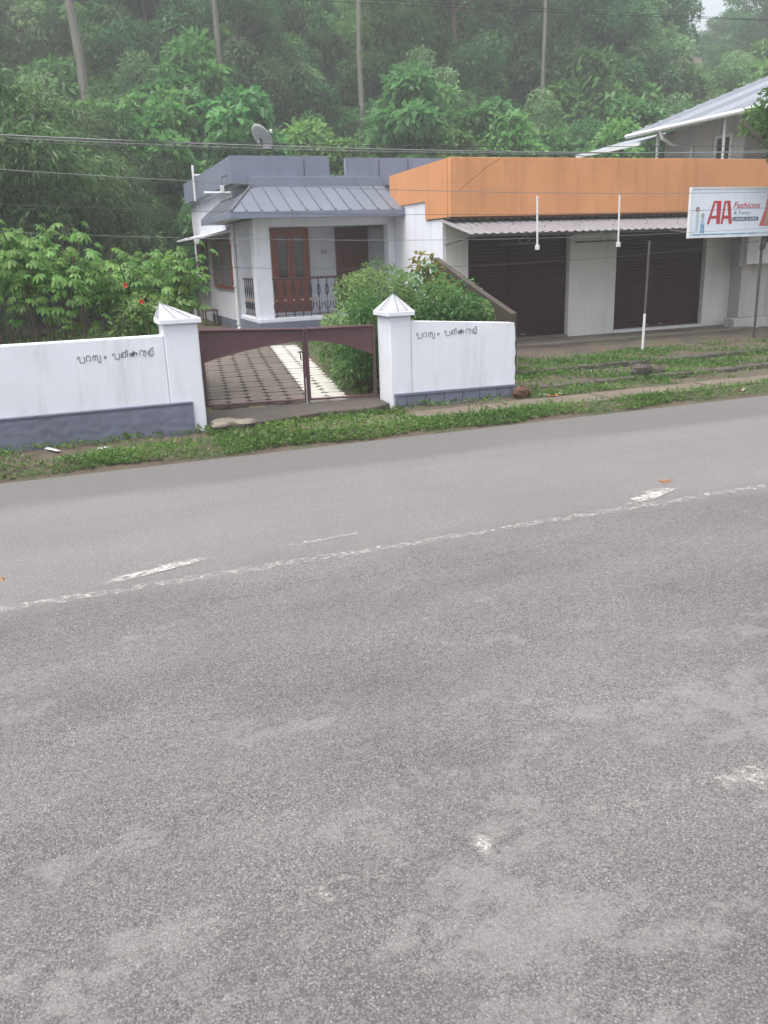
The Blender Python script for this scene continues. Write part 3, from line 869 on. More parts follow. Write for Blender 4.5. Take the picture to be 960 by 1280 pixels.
# rainwater pipe on the corner
dp = MB(); dp.tube([(4.70, 22.95, 3.18), (4.70, 22.95, 0.55), (4.62, 22.8, 0.42)], 0.05, 8); dpo = dp.build('rain_pipe', 'white_pipe', H, smooth=False)
for zz in (0.62, 1.6, 2.7): MB().box(4.63, 4.779, 22.9, 23.0, zz, zz+0.03).build('pipe_clamp', 'white_pipe', dpo)

# stool by the side wall
st = thing('stool', (4.45, 25.9, 0.42), 'small dark wooden stool standing beside the white side wall', 'stool')
MB().box(4.25, 4.65, 25.6, 26.2, 0.86, 0.90).build('seat', 'brown_wood', st, bevel=0.006)
for xx in (4.28, 4.62):
    for yy in (25.65, 26.15):
        MB().box(xx-0.02, xx+0.02, yy-0.02, yy+0.02, 0.42, 0.859).build('leg', 'brown_wood', st)
tag(MB().tube([(4.3, 27.6, 0.40), (4.3, 27.6, 1.15)], 0.045, 8).build('standpipe', 'white_pipe'), 'short white pipe standing in the yard by the side wall', 'pipe')

# satellite dish on the parapet
D = thing('satellite_dish', (5.4, 21.9, 4.08), 'grey satellite dish on a thin mast above the grey parapet', 'satellite dish')
MB().tube([(5.40, 21.9, 4.075), (5.40, 21.9, 5.0)], 0.022, 8).build('mast', 'dark_pipe', D)
dish = MB(); c0 = Vector((5.38, 21.85, 5.12)); ax = Vector((0.72, 0.30, 0.55)).normalized()
e1 = ax.cross(Vector((0,0,1))).normalized(); e2 = e1.cross(ax)
rings = 5; seg = 20; pts = []
for i in range(rings+1):
    rr = 0.33*i/rings
    for k in range(seg):
        t = 2*math.pi*k/seg
        pts.append(c0+(e1*math.cos(t)+e2*math.sin(t))*rr+ax*(rr*rr*0.55))
fs = []
for i in range(rings):
    for k in range(seg):
        fs.append((i*seg+k, i*seg+(k+1)%seg, (i+1)*seg+(k+1)%seg, (i+1)*seg+k))
back = [p-ax*0.008 for p in pts]
nP = len(pts)
fs2 = [tuple(reversed([q+nP for q in f])) for f in fs]
rim = [(rings*seg+k, rings*seg+(k+1)%seg, rings*seg+(k+1)%seg+nP, rings*seg+k+nP) for k in range(seg)]
dish.add(pts+back, fs+fs2+rim).build('reflector', 'dish_metal', D, smooth=True)
feed = c0+ax*0.40+Vector((0.0, 0, -0.06))
MB().tube([c0+e2*-0.33+ax*0.05, c0+e2*-0.2+ax*0.3, feed], 0.012, 6).build('feed_arm', 'dark_pipe', D)
MB().ball(feed, 0.045, 8).build('receiver', 'galvanised', D)
MB().tube([(5.40, 21.9, 4.95), c0-ax*0.02], 0.03, 6).build('bracket', 'dark_pipe', D)

# roof pipes left of the parapet
pv = tag(MB().tube([(4.50, 26.9, 4.0), (4.50, 26.9, 5.0)], 0.035, 8).build('vent_pipe', 'white_pipe'), 'white upright pipe with a side arm on the parapet', 'pipe')
MB().tube([(4.50, 26.9, 4.72), (4.95, 26.9, 4.74)], 0.03, 6).build('side_arm', 'white_pipe', pv)
tl = thing('tube_light', (4.35, 22.0, 3.8), 'white tube lamp on a short arm above the porch roof corner', 'lamp')
MB().tube([(3.90, 22.0, 3.88), (4.55, 22.0, 3.88)], 0.028, 8).build('tube', 'white_pipe', tl)
MB().box(4.31, 4.40, 21.96, 22.03, 3.88, 4.05).build('holder', 'white_pipe', tl)
MB().tube([(4.36, 22.0, 4.0), (4.38, 22.02, 4.25), (4.56, 22.1, 4.28)], 0.012, 6).build('arm', 'dark_pipe', tl)

# ------------------------------------------------------------------ shop
SH = thing('shop', (12.6, 18, 0.2), 'white shop building with orange parapet and two maroon roller shutters', 'shop')
b = MB()
b.box(8.44, 9.07, 18.0, 20.98, 0.1, 3.0)                # left bay with white garden side
b.build('wall', 'white_wall', SH)
MB().box(8.50, 9.069, 17.985, 17.999, 0.2, 2.98).build('wall_face', 'shop_white', SH)
MB().box(11.79, 13.13, 18.0, 18.5, 0.1, 3.0).build('pier', 'shop_white', SH)
MB().box(15.88, 16.72, 18.0, 18.5, 0.1, 3.0).build('pier', 'shop_white', SH)
MB().box(9.071, 11.789, 18.0, 18.5, 2.62, 3.0).build('lintel', 'shop_white', SH)
MB().box(13.131, 15.879, 18.0, 18.5, 2.62, 3.0).build('lintel', 'shop_white', SH)
MB().box(9.071, 11.789, 17.99, 18.5, 0.1, 0.27).build('door_sill', 'concrete', SH)
MB().box(13.131, 15.879, 17.96, 18.5, 0.1, 0.28).build('door_sill', 'shop_white', SH)
MB().box(9.071, 16.72, 18.501, 24.0, 0.1, 3.0).build('rear_block', 'shop_white', SH)
MB().box(8.45, 17.3, 17.70, 24.0, 3.0, 3.12).build('roof_slab', 'concrete', SH)
pa = MB(); pa.box(8.42, 18.4, 17.53, 17.68, 3.03, 4.24); pa.build('parapet', 'orange_wall', SH, bevel=0.008)
MB().prism_x([(17.681, 3.03), (18.87, 3.03), (18.87, 3.43), (21.05, 3.43), (21.05, 4.17), (17.681, 4.237)], 8.405, 8.56).build('parapet', 'orange_wall', SH)
MB().box(8.44, 8.56, 18.871, 20.99, 3.0, 3.429).build('wall', 'white_wall', SH)
MB().box(8.43, 18.4, 17.56, 17.66, 2.99, 3.029).build('parapet_underside', 'laterite', SH)
slat = MB()
# curled slat profile
prof = [(0.0, 0.0), (-0.002, 0.01), (-0.003, 0.037), (-0.002, 0.064), (0.0, 0.0742), (0.006, 0.0742), (0.006, 0.0)]
slat.prism_x(prof, 0, 2.72)
slat_me = slat.mesh('slat', 'shutter_maroon')
for (xa, w, zb) in ((9.075, 2.71, 0.27), (13.135, 2.74, 0.28)):
    rs = thing('roller_shutter', (xa+w/2, 18.2, zb), None, None)
    rs.parent = SH; rs.location = Vector(rs.location)-Vector(SH.location)
    z = zb+0.11; 
    while z < 2.60:
        o = bpy.data.objects.new('slat', slat_me); COL.objects.link(o); o.parent = rs
        o.location = Vector((xa, 18.2, z))-Vector((xa+w/2, 18.2, zb)); o.scale = (w/2.72, 1, 1)
        z += 0.075
    MB().box(xa, xa+w, 18.185, 18.205, zb+0.001, zb+0.108).build('bottom_bar', 'shutter_maroon', rs, bevel=0.004)
    for xx in (xa, xa+w-0.05): MB().box(xx, xx+0.05, 18.14, 18.18, zb+0.001, 2.615).build('guide_rail', 'shutter_maroon', rs)
    for fx in (0.42, 0.58): MB().box(xa+w*fx-0.06, xa+w*fx+0.06, 18.172, 18.184, zb+0.05, zb+0.065).build('lock_hasp', 'galvanised', rs)
    if xa < 10:
        MB().box(xa+1.12, xa+1.17, 18.15, 18.18, zb+0.001, 2.615).build('centre_post', 'shutter_maroon', rs)
MB().box(9.9, 10.05, 17.98, 17.999, 2.66, 2.8).build('switch_box', 'white_pipe', SH)

# corrugated awning in sheets
def corrugated(xa, xb, y0, z0, y1, z1, pitch, amp):
    b = MB(); n = int(round((xb-xa)/pitch*6)); prof6 = [0, 0, 0, 0.75, 1, 0.75]
    for i in range(n+1):
        x = xa+(xb-xa)*i/n; a = amp*prof6[i % 6]
        b.v += [(x, y0, z0+a), (x, y1, z1+a), (x, y0, z0+a-0.006), (x, y1, z1+a-0.006)]
    for i in range(n):
        o = 4*i; b.f += [(o, o+4, o+5, o+1), (o+2, o+3, o+7, o+6), (o, o+2, o+6, o+4), (o+1, o+5, o+7, o+3)]
    b.f += [(0, 1, 3, 2), (4*n, 4*n+2, 4*n+3, 4*n+1)]
    return b
AW = thing('awning', (12.3, 17.2, 2.62), 'grey corrugated metal awning over the two roller shutters', 'awning')
x = 8.32; k = 0
while x < 17.6:
    w = 1.2
    corrugated(x, x+w+0.02, 16.39+0.012*(k % 2), 2.635+0.004*(k % 2), 17.95, 2.97+0.004*(k % 2), 0.2, 0.024).build('roof_sheet', 'awning_metal', AW)
    x += w; k += 1
MB().box(8.34, 17.6, 16.44, 16.48, 2.585, 2.632).build('front_purlin', 'dark_pipe', AW)
for xx in (8.5, 11.0, 13.4, 15.9):
    MB().tube([(xx, 16.45, 2.60), (xx, 17.98, 2.92)], 0.018, 6).build('rafter', 'dark_pipe', AW)
    MB().tube([(xx, 16.5, 2.60), (xx, 17.99, 2.45)], 0.014, 6).build('strut', 'dark_pipe', AW)
for k in range(30):
    MB().ball((8.6+0.3*k, 16.9+0.35*(k % 3), 2.775+0.072*(k % 3)), 0.014, 6).build('roof_screw', 'dark_pipe', AW)

def sign_bracket(X, label):
    t = thing('bracket_post', (X, 16.3, 2.3), label, 'bracket')
    MB().tube([(X, 16.3, 2.32), (X-0.02, 16.3, 3.36)], 0.020, 8).build('upright', 'white_pipe', t)
    MB().tube([(X, 16.3, 2.42), (X, 17.985, 2.42)], 0.02, 6).build('arm', 'dark_pipe', t)
    MB().box(X-0.035, X+0.035, 16.26, 16.34, 2.28, 2.38).build('clamp', 'white_pipe', t, bevel=0.006)
    pts = [(X-0.1-0.11*math.cos(a), 16.6+0.1*a/6, 2.5+0.08*math.sin(a)) for a in [i*0.5 for i in range(14)]]
    MB().tube(pts, 0.008, 5).build('cable_loop', 'cable_pale', t)
sign_bracket(9.86, 'white bracket post rising past the awning in front of the left-hand shutter'.replace('left-hand shutter', 'shutter with a centre post'))
sign_bracket(11.92, 'white bracket post rising past the awning in front of the white pier')
po = thing('post', (11.42, 14.62, 0.16), 'slim upright post, lower half painted white, standing on the forecourt edge', 'post')
MB().tube([(11.40, 14.60, 0.05), (11.41, 14.6, 0.95)], 0.026, 8).build('white_half', 'white_pipe', po)
MB().tube([(11.41, 14.6, 0.95), (11.43, 14.6, 2.38)], 0.024, 8).build('dark_half', 'dark_pipe', po)

# ------------------------------------------------------------------ sign board
SG = thing('signboard', (14.4, 15.2, 0.15), 'white and red clothes shop signboard on a dark pole beside the awning', 'sign')
YS = 15.18
MB().box(12.90, 16.3, YS, YS+0.05, 2.43, 3.40).build('panel', 'sign_white', SG, bevel=0.004)
fr = MB()
for (a, b_, c_, d_) in ((12.875, 16.325, 3.395, 3.425), (12.875, 16.325, 2.405, 2.435), (12.875, 12.905, 2.435, 3.395), (16.295, 16.325, 2.435, 3.395)): fr.box(a, b_, YS-0.012, YS+0.06, c_, d_)
fr.build('frame', 'white_pipe', SG)
MB().tube([(15.05, 15.30, 0.05), (15.03, 15.30, 3.38)], 0.03, 8).build('pole', 'dark_pipe', SG)
MB().tube([(13.4, 15.26, 2.5), (13.4, 16.43, 2.6)], 0.015, 6).build('stay', 'dark_pipe', SG)
MB().tube([(14.6, 15.26, 2.5), (14.6, 16.43, 2.6)], 0.015, 6).build('stay', 'dark_pipe', SG)
cp = [(15.03+0.09*math.cos(a)+0.02*math.sin(3*a), 15.24-0.02*math.sin(a), 2.26+0.15*math.sin(a*1.07)) for a in [i*0.5 for i in range(40)]]
MB().tube(cp, 0.012, 5).build('cable_coil', 'cable', SG)

def text(s, x0, z0, h, wmax, mat, shear=0.0, bold=0.0, y=YS-0.001, name='lettering'):
    cu = bpy.data.curves.new('lettering', 'FONT'); cu.body = s; cu.size = 1.0; cu.shear = shear; cu.offset = bold; cu.extrude = 0.002/h
    cu.resolution_u = 3
    ob = bpy.data.objects.new('tmp_text', cu); COL.objects.link(ob)
    bpy.context.view_layer.update()
    dg = bpy.context.evaluated_depsgraph_get()
    me = bpy.data.meshes.new_from_object(ob.evaluated_get(dg))
    bpy.data.objects.remove(ob)
    co = np.empty(len(me.vertices)*3, np.float32); me.vertices.foreach_get('co', co); co = co.reshape(-1, 3)
    mn, mx = co.min(0), co.max(0)
    sx = wmax/(mx[0]-mn[0]); sz = h/(mx[1]-mn[1])
    out = np.stack([x0+(co[:,0]-mn[0])*sx, y-co[:,2]*h*0.6, z0+(co[:,1]-mn[1])*sz], 1)
    me.vertices.foreach_set('co', out.astype(np.float32).ravel())
    me.materials.clear(); me.materials.append(MATS[mat]); me.update()
    o = bpy.data.objects.new(name, me); COL.objects.link(o); put(o, SG)
    return o
def plate(poly, mat, name='printed_shape', dy=0.003):
    return MB().prism_y(poly, YS-dy, YS-0.0005).build(name, mat, SG)
def letterA(x, w, z, h):
    # slanted capital A as on the board: heavy right leg, thin left leg
    s = 0.34
    outer = [(0, 0), (0.19, 0), (0.30, 0.26), (0.62, 0.26), (0.62, 0), (0.93, 0), (0.93, 1), (0.55, 1)]
    P_ = lambda pts: [(x+a*w, z+b*h) for a, b in pts]
    plate(P_([(0, 0), (0.17, 0), (0.56, 1), (0.40, 1)]), 'sign_red', 'lettering')
    plate(P_([(0.68, 0), (0.95, 0), (0.95, 1), (0.46, 1), (0.46, 0.93), (0.64, 0.9)]), 'sign_red', 'lettering', 0.0042)
    plate(P_([(0.12, 0.24), (0.7, 0.24), (0.7, 0.36), (0.16, 0.36)]), 'sign_red', 'lettering', 0.0054)
letterA(13.34, 0.37, 2.68, 0.47)
def letterA2(x, w, z, h):
    P_ = lambda pts: [(x+a*w, z+b*h) for a, b in pts]
    plate(P_([(0, 0), (0.2, 0), (0.36, 1), (0.2, 1)]), 'sign_red', 'lettering')
    plate(P_([(0.72, 0), (1.0, 0), (0.72, 1), (0.28, 1), (0.3, 0.92), (0.46, 0.9)]), 'sign_red', 'lettering', 0.0042)
    plate(P_([(0.12, 0.22), (0.8, 0.22), (0.78, 0.36), (0.16, 0.36)]), 'sign_red', 'lettering', 0.0054)
letterA2(13.71, 0.31, 2.68, 0.47)
text('Fashions', 14.03, 2.99, 0.13, 0.74, 'sign_red', 0.25, 0.012)
text('& Fancy', 14.05, 2.84, 0.105, 0.46, 'sign_grey', 0.1)
plate([(14.03, 2.735), (14.74, 2.735), (14.74, 2.815), (14.03, 2.815)], 'sign_black')
text('LADIES & KIDS', 14.06, 2.75, 0.05, 0.64, 'sign_white', 0, 0.01, YS-0.0035)
# two small children and a woman in a red dress, printed flat
def blob(cx, cz, rx, rz, mat, dy=0.003, n=14):
    plate([(cx+rx*math.cos(-2*math.pi*i/n), cz+rz*math.sin(-2*math.pi*i/n)) for i in range(n)], mat, 'printed_shape', dy)
blob(13.08, 2.98, 0.05, 0.055, 'sign_grey'); blob(13.085, 2.965, 0.033, 0.04, 'sign_skin', 0.004)
plate([(13.04, 2.72), (13.13, 2.72), (13.12, 2.92), (13.05, 2.92)], 'sign_pale'); plate([(13.05, 2.55), (13.12, 2.55), (13.12, 2.72), (13.05, 2.72)], 'sign_pale', dy=0.0035)
blob(13.22, 2.86, 0.045, 0.05, 'sign_tan'); plate([(13.17, 2.68), (13.28, 2.68), (13.26, 2.82), (13.19, 2.82)], 'sign_pale'); 
plate([(13.18, 2.50), (13.22, 2.50), (13.23, 2.68), (13.18, 2.68)], 'sign_blue'); plate([(13.24, 2.50), (13.28, 2.50), (13.28, 2.68), (13.235, 2.68)], 'sign_blue')
blob(14.99, 3.26, 0.05, 0.075, 'sign_tan'); blob(14.99, 3.24, 0.032, 0.045, 'sign_skin', 0.004)
plate([(14.78, 2.62), (15.22, 2.62), (15.1, 3.0), (15.05, 3.18), (14.94, 3.18), (14.92, 3.0)], 'sign_coral')
plate([(14.93, 2.66), (15.0, 2.64), (15.03, 3.0), (14.98, 3.1)], 'sign_tan', dy=0.0042)
plate([(12.93, 2.455), (16.28, 2.455), (16.28, 2.49), (12.93, 2.49)], 'sign_pale')
for (a, w) in ((13.0, .2), (13.26, .12), (13.42, .45), (14.02, .4), (14.5, .2)):
    plate([(a, 2.462), (a+w, 2.462), (a+w, 2.482), (a, 2.482)], 'sign_blue', dy=0.0045)

# neighbour's stained wall at the end of the shop
NW = thing('boundary_wall', (19, 17.6, 0.1), 'stained old white wall with a ledge at the end of the shop', 'wall')
MB().box(16.73, 24, 17.62, 18.7, 0.05, 2.95).build('wall_body', 'old_white', NW)
MB().box(16.28, 24, 17.25, 17.619, 0.05, 0.42).build('ledge', 'old_white', NW, bevel=0.02)
MB().box(16.56, 24, 17.30, 17.618, 1.75, 2.9).build('upper_panel', 'shop_white', NW, bevel=0.01)
MB().box(16.42, 16.55, 17.40, 17.60, 1.70, 2.9).build('drain_pipe', 'cap_grey', NW)

# ------------------------------------------------------------------ neighbouring house behind the shop
NH = thing('neighbour_house', (21, 22, 0.5), 'two-storey house with blue-grey metal roof rising behind the orange parapet', 'house')
MB().box(20.3, 28, 21.75, 25.4, 0.3, 5.95).build('wall', 'old_white', NH)  # shade on this white wall is put into its darker colour
MB().box(23.0, 28, 16.0, 21.749, 0.3, 6.9).build('wall', 'dark_concrete', NH)  # dark colour stands in for the shade inside the open veranda
MB().box(19.2, 28, 16.5, 26.0, 3.5, 3.65).build('balcony_slab', 'concrete', NH)
sl = 0.34
for i in range(11):
    ya, yb = 14.5+i*1.02, 14.5+(i+1)*1.02+0.02
    p = [(19.0, ya, 5.87), (26.5, ya, 5.87+7.5*sl), (26.5, yb, 5.87+7.5*sl), (19.0, yb, 5.87)]
    dz = 0.01*(i % 2)
    MB().hexa([(a, b_, c_-0.03+dz) for a, b_, c_ in p]+[(a, b_, c_+dz) for a, b_, c_ in p]).build('roof_sheet', 'far_roof', NH)
    for q in range(3):
        yr = ya+0.17+0.34*q
        MB().tube([(19.0, yr, 5.885), (26.5, yr, 5.885+7.5*sl)], 0.022, 5).build('roof_rib', 'far_roof', NH)
for i in range(14):
    xx = 19.2+0.52*i
    MB().box(xx, xx+0.34, 25.68, 25.76, 5.88+(xx-19)*sl, 5.94+(xx-19)*sl).build('rake_tile', 'far_roof', NH)
MB().tube([(18.95, 14.5, 5.82), (18.95, 25.75, 5.82)], 0.07, 8).build('gutter', 'white_pipe', NH)
MB().tube([(18.95, 24.0, 5.8), (19.05, 24.0, 5.55), (19.5, 24.0, 5.35), (20.25, 24.0, 5.3), (20.25, 24.0, 0.3)], 0.055, 8).build('down_pipe', 'white_pipe', NH)
for i, yy in enumerate((17.5, 19.5, 21.55, 24.6)): MB().tube([(19.35, yy, 3.6), (19.35, yy, 5.9)], 0.045, 8).build('veranda_post', 'white_pipe', NH)
for zz in (4.1, 4.45): MB().tube([(19.35, 16.6, zz), (19.35, 25.6, zz)], 0.02, 6).build('veranda_rail', 'galvanised', NH)
wn1 = window_x(NH, 20.29, 22.2, 22.95, 4.5, 5.5, ('white_pipe', 'glass'), 1)
for i in range(4):
    ya, yb = 24.9+i*0.92, 24.9+(i+1)*0.92
    p = [(18.9, ya, 5.55), (21.0, ya, 6.05), (21.0, yb, 6.05), (18.9, yb, 5.55)]
    MB().hexa([(a, b_, c_-0.03) for a, b_, c_ in p]+p).build('canopy_sheet', 'far_roof', NH)
MB().box(18.85, 18.9, 24.9, 28.58, 5.44, 5.56).build('canopy_edge', 'white_pipe', NH)
for yy in (26.2, 28.4): MB().tube([(19.1, yy, 0.3), (19.1, yy, 5.56)], 0.05, 8).build('canopy_post', 'dark_pipe', NH)

# ------------------------------------------------------------------ overhead wires and the poles that carry them (out of frame)
def pole(X, label):
    t = thing('utility_pole', (X, 13.5, 0), label, 'pole')
    MB().tube([(X, 13.5, -0.2), (X, 13.5, 7.5)], [0.15, 0.10], 10).build('shaft', 'concrete', t)
    for zz in (4.3, 6.4): MB().box(X-0.05, X+0.05, 12.9, 14.1, zz, zz+0.08).build('cross_arm', 'dark_pipe', t)
pole(-16.0, 'concrete utility pole carrying wires beyond the long compound wall')
pole(27.0, 'concrete utility pole carrying wires beyond the neighbour house')
wires = [([(-.3, 4.04), (5.32, 3.90), (13.2, 3.91)], 13.5, 0.0090, 'cable_pale'), ([(-.31, 4.00), (5.32, 3.95), (13.19, 4.02)], 13.42, 0.0053, 'cable'),
         ([(-.32, 3.96), (5.32, 3.85), (13.21, 3.84)], 13.55, 0.0060, 'cable'), ([(-.3, 4.02), (5.32, 3.88), (13.2, 3.96)], 13.65, 0.0053, 'cable_pale'),
         ([(-.37, 3.60), (2.23, 3.44), (13.29, 3.20)], 13.5, 0.0053, 'cable_pale'), ([(-.44, 3.14), (2.07, 3.02), (8.61, 2.87)], 13.45, 0.0037, 'cable'),
         ([(.56, 2.72), (5.62, 2.51), (13.38, 2.54)], 13.55, 0.0037, 'cable_pale'), ([(2.11, 2.22), (5.54, 2.07), (13.41, 2.31)], 13.6, 0.0037, 'cable'),
         ([(3.16, 5.87), (8.51, 5.97), (12.92, 6.08)], 13.3, 0.0045, 'cable'), ([(3.16, 6.02), (8.51, 6.10), (12.92, 6.2)], 13.7, 0.0045, 'cable')]
for (tri, yy, rad, mt) in wires:
    pts = []; zm = tri[1][1]
    (xa, ya), (xb, yb), (xc, yc) = tri
    for i in range(41):
        x = -16+43*i/40
        z = ya*(x-xb)*(x-xc)/((xa-xb)*(xa-xc))+yb*(x-xa)*(x-xc)/((xb-xa)*(xb-xc))+yc*(x-xa)*(x-xb)/((xc-xa)*(xc-xb))
        pts.append((x, yy+0.02*math.sin(x*0.16+yy*9), z+0.006*math.sin(x*0.3+yy*5)))
    hi = zm > 5
    tag(MB().tube(pts, rad, 5).build('overhead_wire', mt), 'high thin overhead wire against the hillside trees' if hi else 'sagging overhead wire strung past the house and shop fronts', 'wire', 'high wires' if hi else 'overhead wires')
tag(MB().tube([(8.6, 17.5, 3.55), (8.3, 16.5, 3.62), (7.9, 14.8, 3.8), (7.75, 13.6, 3.93)], 0.004, 5).build('service_wire', 'cable'), 'thin service wire running from the orange parapet to the overhead wires', 'wire')

# ------------------------------------------------------------------ plants
# cassava: every leaf a piece
def cassava_leaf(seed):
    r = np.random.default_rng(seed)
    V = []; T = []
    lobes = 7
    for i in range(lobes):
        a = (i-(lobes-1)/2)*0.62
        L = 0.17*(1-0.045*abs(i-(lobes-1)/2)**1.7)*(0.9+0.2*r.random())
        d = np.array([math.cos(a), math.sin(a), -0.28-0.1*r.random()])
        d /= np.linalg.norm(d); s = np.array([-math.sin(a), math.cos(a), 0]); up = np.cross(d, s)
        w = 0.026
        m1 = d*L*0.35; m2 = d*L*0.7-np.array([0, 0, 0.012]); tip = d*L-np.array([0, 0, 0.035])
        V += [np.zeros(3), m1+s*w*0.8+up*0.006, m2, m1-s*w*0.8+up*0.006,
              m2, m1-s*w*0.8+up*0.006, np.zeros(3), m1+s*w*0.8+up*0.006]
        V[-4:] = [m1+s*w*0.8+up*0.006, m2+s*w+up*0.004, tip, m2]
        V += [m2, tip, m2-s*w+up*0.004, m1-s*w*0.8+up*0.006]
        T += [0.45+0.4*r.random()]*3
    V = np.array(V)
    return leaf_mesh('leaf', V, np.array(T), 'leaf_cassava')
CL = [cassava_leaf(i) for i in range(3)]
def cassava(X, Y, h, nl, seed, label, mat_leaf=None):
    r = random.Random(seed)
    z0 = float(ground_z(X, Y))
    t = thing('cassava_plant', (X, Y, z0), label, 'plant', 'cassava plants')
    stems = []
    for s in range(3):
        a = r.random()*6.28; l = r.uniform(0.1, 0.3)
        pts = [Vector((X+0.06*math.cos(a), Y+0.06*math.sin(a), z0-0.05))]
        top = Vector((X+l*math.cos(a), Y+l*math.sin(a), z0+h*r.uniform(0.72, 0.95)))
        mid = pts[0].lerp(top, 0.5)+Vector((r.uniform(-.06,.06), r.uniform(-.06,.06), 0))
        MB().tube([pts[0], mid, top], [0.018, 0.015, 0.009], 6).build('stem', 'stem_brown', t)
        for k in range(2):
            b2 = r.random()*6.28
            tp = top+Vector((0.22*math.cos(b2), 0.22*math.sin(b2), r.uniform(0.1, 0.25)))
            MB().tube([mid.lerp(top, 0.7), tp], [0.011, 0.006], 5).build('branch', 'stem_brown', t)
            stems.append((mid.lerp(top, 0.45), tp))
        stems.append((mid, top))
    pet = MB()
    for i in range(int(nl*1.55)):
        p, q = stems[i % len(stems)]
        f = r.random()**0.45
        base = p.lerp(q, f)
        a = r.random()*6.28; up = r.uniform(-0.15, 0.5)
        L = r.uniform(0.16, 0.34)
        tip = base+Vector((math.cos(a), math.sin(a), up)).normalized()*L
        pet.tube([base, base.lerp(tip, 0.5)+Vector((0, 0, 0.02)), tip], 0.0035, 3, caps=False)
        sc = r.uniform(0.6, 0.95)
        piece(CL[i % 3], 'leaf', tip, t, (r.uniform(-0.3, 0.3), r.uniform(0.0, 0.7), a), (sc, sc, sc))
    tag(pet.build('petioles', 'leaf_mid', t), kind='stuff')
    return t
cas = [(-0.75, 12.5, 2.45, 62), (-0.15, 12.7, 2.60, 66), (0.35, 12.5, 2.30, 60), (0.85, 13.2, 1.95, 52), (1.35, 12.9, 2.15, 60), (1.85, 13.3, 2.20, 60), (-1.4, 13.0, 2.5, 50), (0.1, 13.7, 2.45, 56), (1.05, 14.3, 2.1, 52), (-0.6, 13.9, 2.6, 50), (1.75, 14.4, 2.0, 45)]
for i, (x, y, h, nl) in enumerate(cas):
    cassava(x, y, h*1.06, nl, 40+i, 'leafy green cassava plant growing behind the long white wall')
# red hibiscus among them
hb = thing('flowering_shrub', (1.15, 12.2, 0.25), 'small shrub with red flowers among the cassava behind the long wall', 'shrub')
for k in range(4):
    MB().tube([(1.15+0.03*k, 12.2, 0.2), (1.0+0.13*k, 12.15+0.05*k, 1.2), (0.85+0.2*k, 12.1, 1.75)], [0.014, 0.01, 0.005], 5).build('stem', 'stem_brown', hb)
clh = [(0.95+0.12*i-1.15, -0.02+0.06*math.sin(i*2), 1.2+0.13*(i % 3), 0.22, 0.9) for i in range(6)]
me = crown('foliage', clh, 700, 0.085, 0.035, 'leaf_shrub', 91, 0.4)
o = bpy.data.objects.new('foliage', me); COL.objects.link(o); o.location = (1.15, 12.2, 0.25); put(o, hb)
for (x, z) in ((0.98, 2.02), (1.16, 1.80), (1.42, 1.62)):
    b = MB()
    for k in range(5):
        a = 2*math.pi*k/5
        b.add([(x, 12.0, z), (x+0.03*math.cos(a-0.5), 11.97, z+0.03*math.sin(a-0.5)), (x+0.04*math.cos(a), 11.98, z+0.04*math.sin(a)), (x+0.03*math.cos(a+0.5), 11.97, z+0.03*math.sin(a+0.5))], [(0,1,2,3)])
    b.build('flower', 'red_petal', hb)

# bushes behind the gate and short wall
def bush(name, loc, clumps, n, L, W, mat, seed, label, droop=0.35, stems=9, cat='shrub'):
    t = thing(name, loc, label, cat)
    r = random.Random(seed)
    me = crown('foliage', clumps, n, L, W, mat, seed, droop)
    o = bpy.data.objects.new('foliage', me); COL.objects.link(o); o.parent = t
    top = sorted(clumps, key=lambda c: -c[2])
    for k in range(stems):
        c = clumps[r.randrange(len(clumps))]
        m = Vector((c[0]*0.5+r.uniform(-.1,.1), c[1]*0.5, c[2]*0.55))
        s = bpy.data.objects.new('stem', MB().tube([(r.uniform(-.15,.15), r.uniform(-.15,.15), -0.05), m, (c[0], c[1], c[2])], [0.022, 0.016, 0.006], 5).mesh('stem', 'stem_brown'))
        COL.objects.link(s); s.parent = t
    return t
rr = np.random.default_rng(12)
cl = []
for i in range(46):
    a = rr.random()*6.28; t_ = rr.random()**0.55; z = rr.random()
    k = 1.0-0.35*abs(z-0.45)
    cl.append((0.85*t_*k*math.cos(a), 0.95*t_*k*math.sin(a), 0.15+1.45*z, 0.22+0.16*rr.random(), 0.9))
cl += [(0.1, 0.2, 1.72, 0.26, 0.9), (0.45, 0.3, 1.62, 0.25, 0.9), (-0.3, 0.1, 1.5, 0.26, 0.9), (0.75, 0.2, 1.45, 0.27, 0.9)]
bush('leafy_shrub', (5.25, 14.0, 0.28), cl, 19000, 0.066, 0.028, 'leaf_shrub', 21, 'large fine-leaved green shrub beside the paved drive behind the gate')
cl = []
for i in range(34):
    a = rr.random()*6.28; t_ = rr.random()**0.55; z = rr.random()
    cl.append((0.80*t_*math.cos(a), 0.75*t_*math.sin(a), 0.2+1.15*z*(1-0.25*t_), 0.22+0.14*rr.random(), 0.9))
bush('leafy_shrub', (6.05, 13.35, 0.28), cl, 14000, 0.075, 0.034, 'leaf_shrub', 22, 'dense green shrub right behind the short white wall')
cl = [(0.3*math.cos(i), 0.35*math.sin(i*1.7), 1.35+0.12*(i % 5), 0.24, 0.9) for i in range(12)]
bush('sapling', (6.85, 14.9, 0.28), cl[:6], 260, 0.13, 0.07, 'leaf_yellow', 23, 'yellow-green sapling by the sloping side wall above the other shrubs', stems=6, cat='sapling')
cl = [(0.25*math.cos(i*1.3), 0.5*math.sin(i*2.1), 0.25+0.1*(i % 12), 0.24, 0.9) for i in range(22)]
bush('leafy_shrub', (4.52, 12.8, 0.24), cl, 6000, 0.075, 0.03, 'leaf_shrub', 24, 'fine-leaved low shrub close behind the narrow gate leaf')
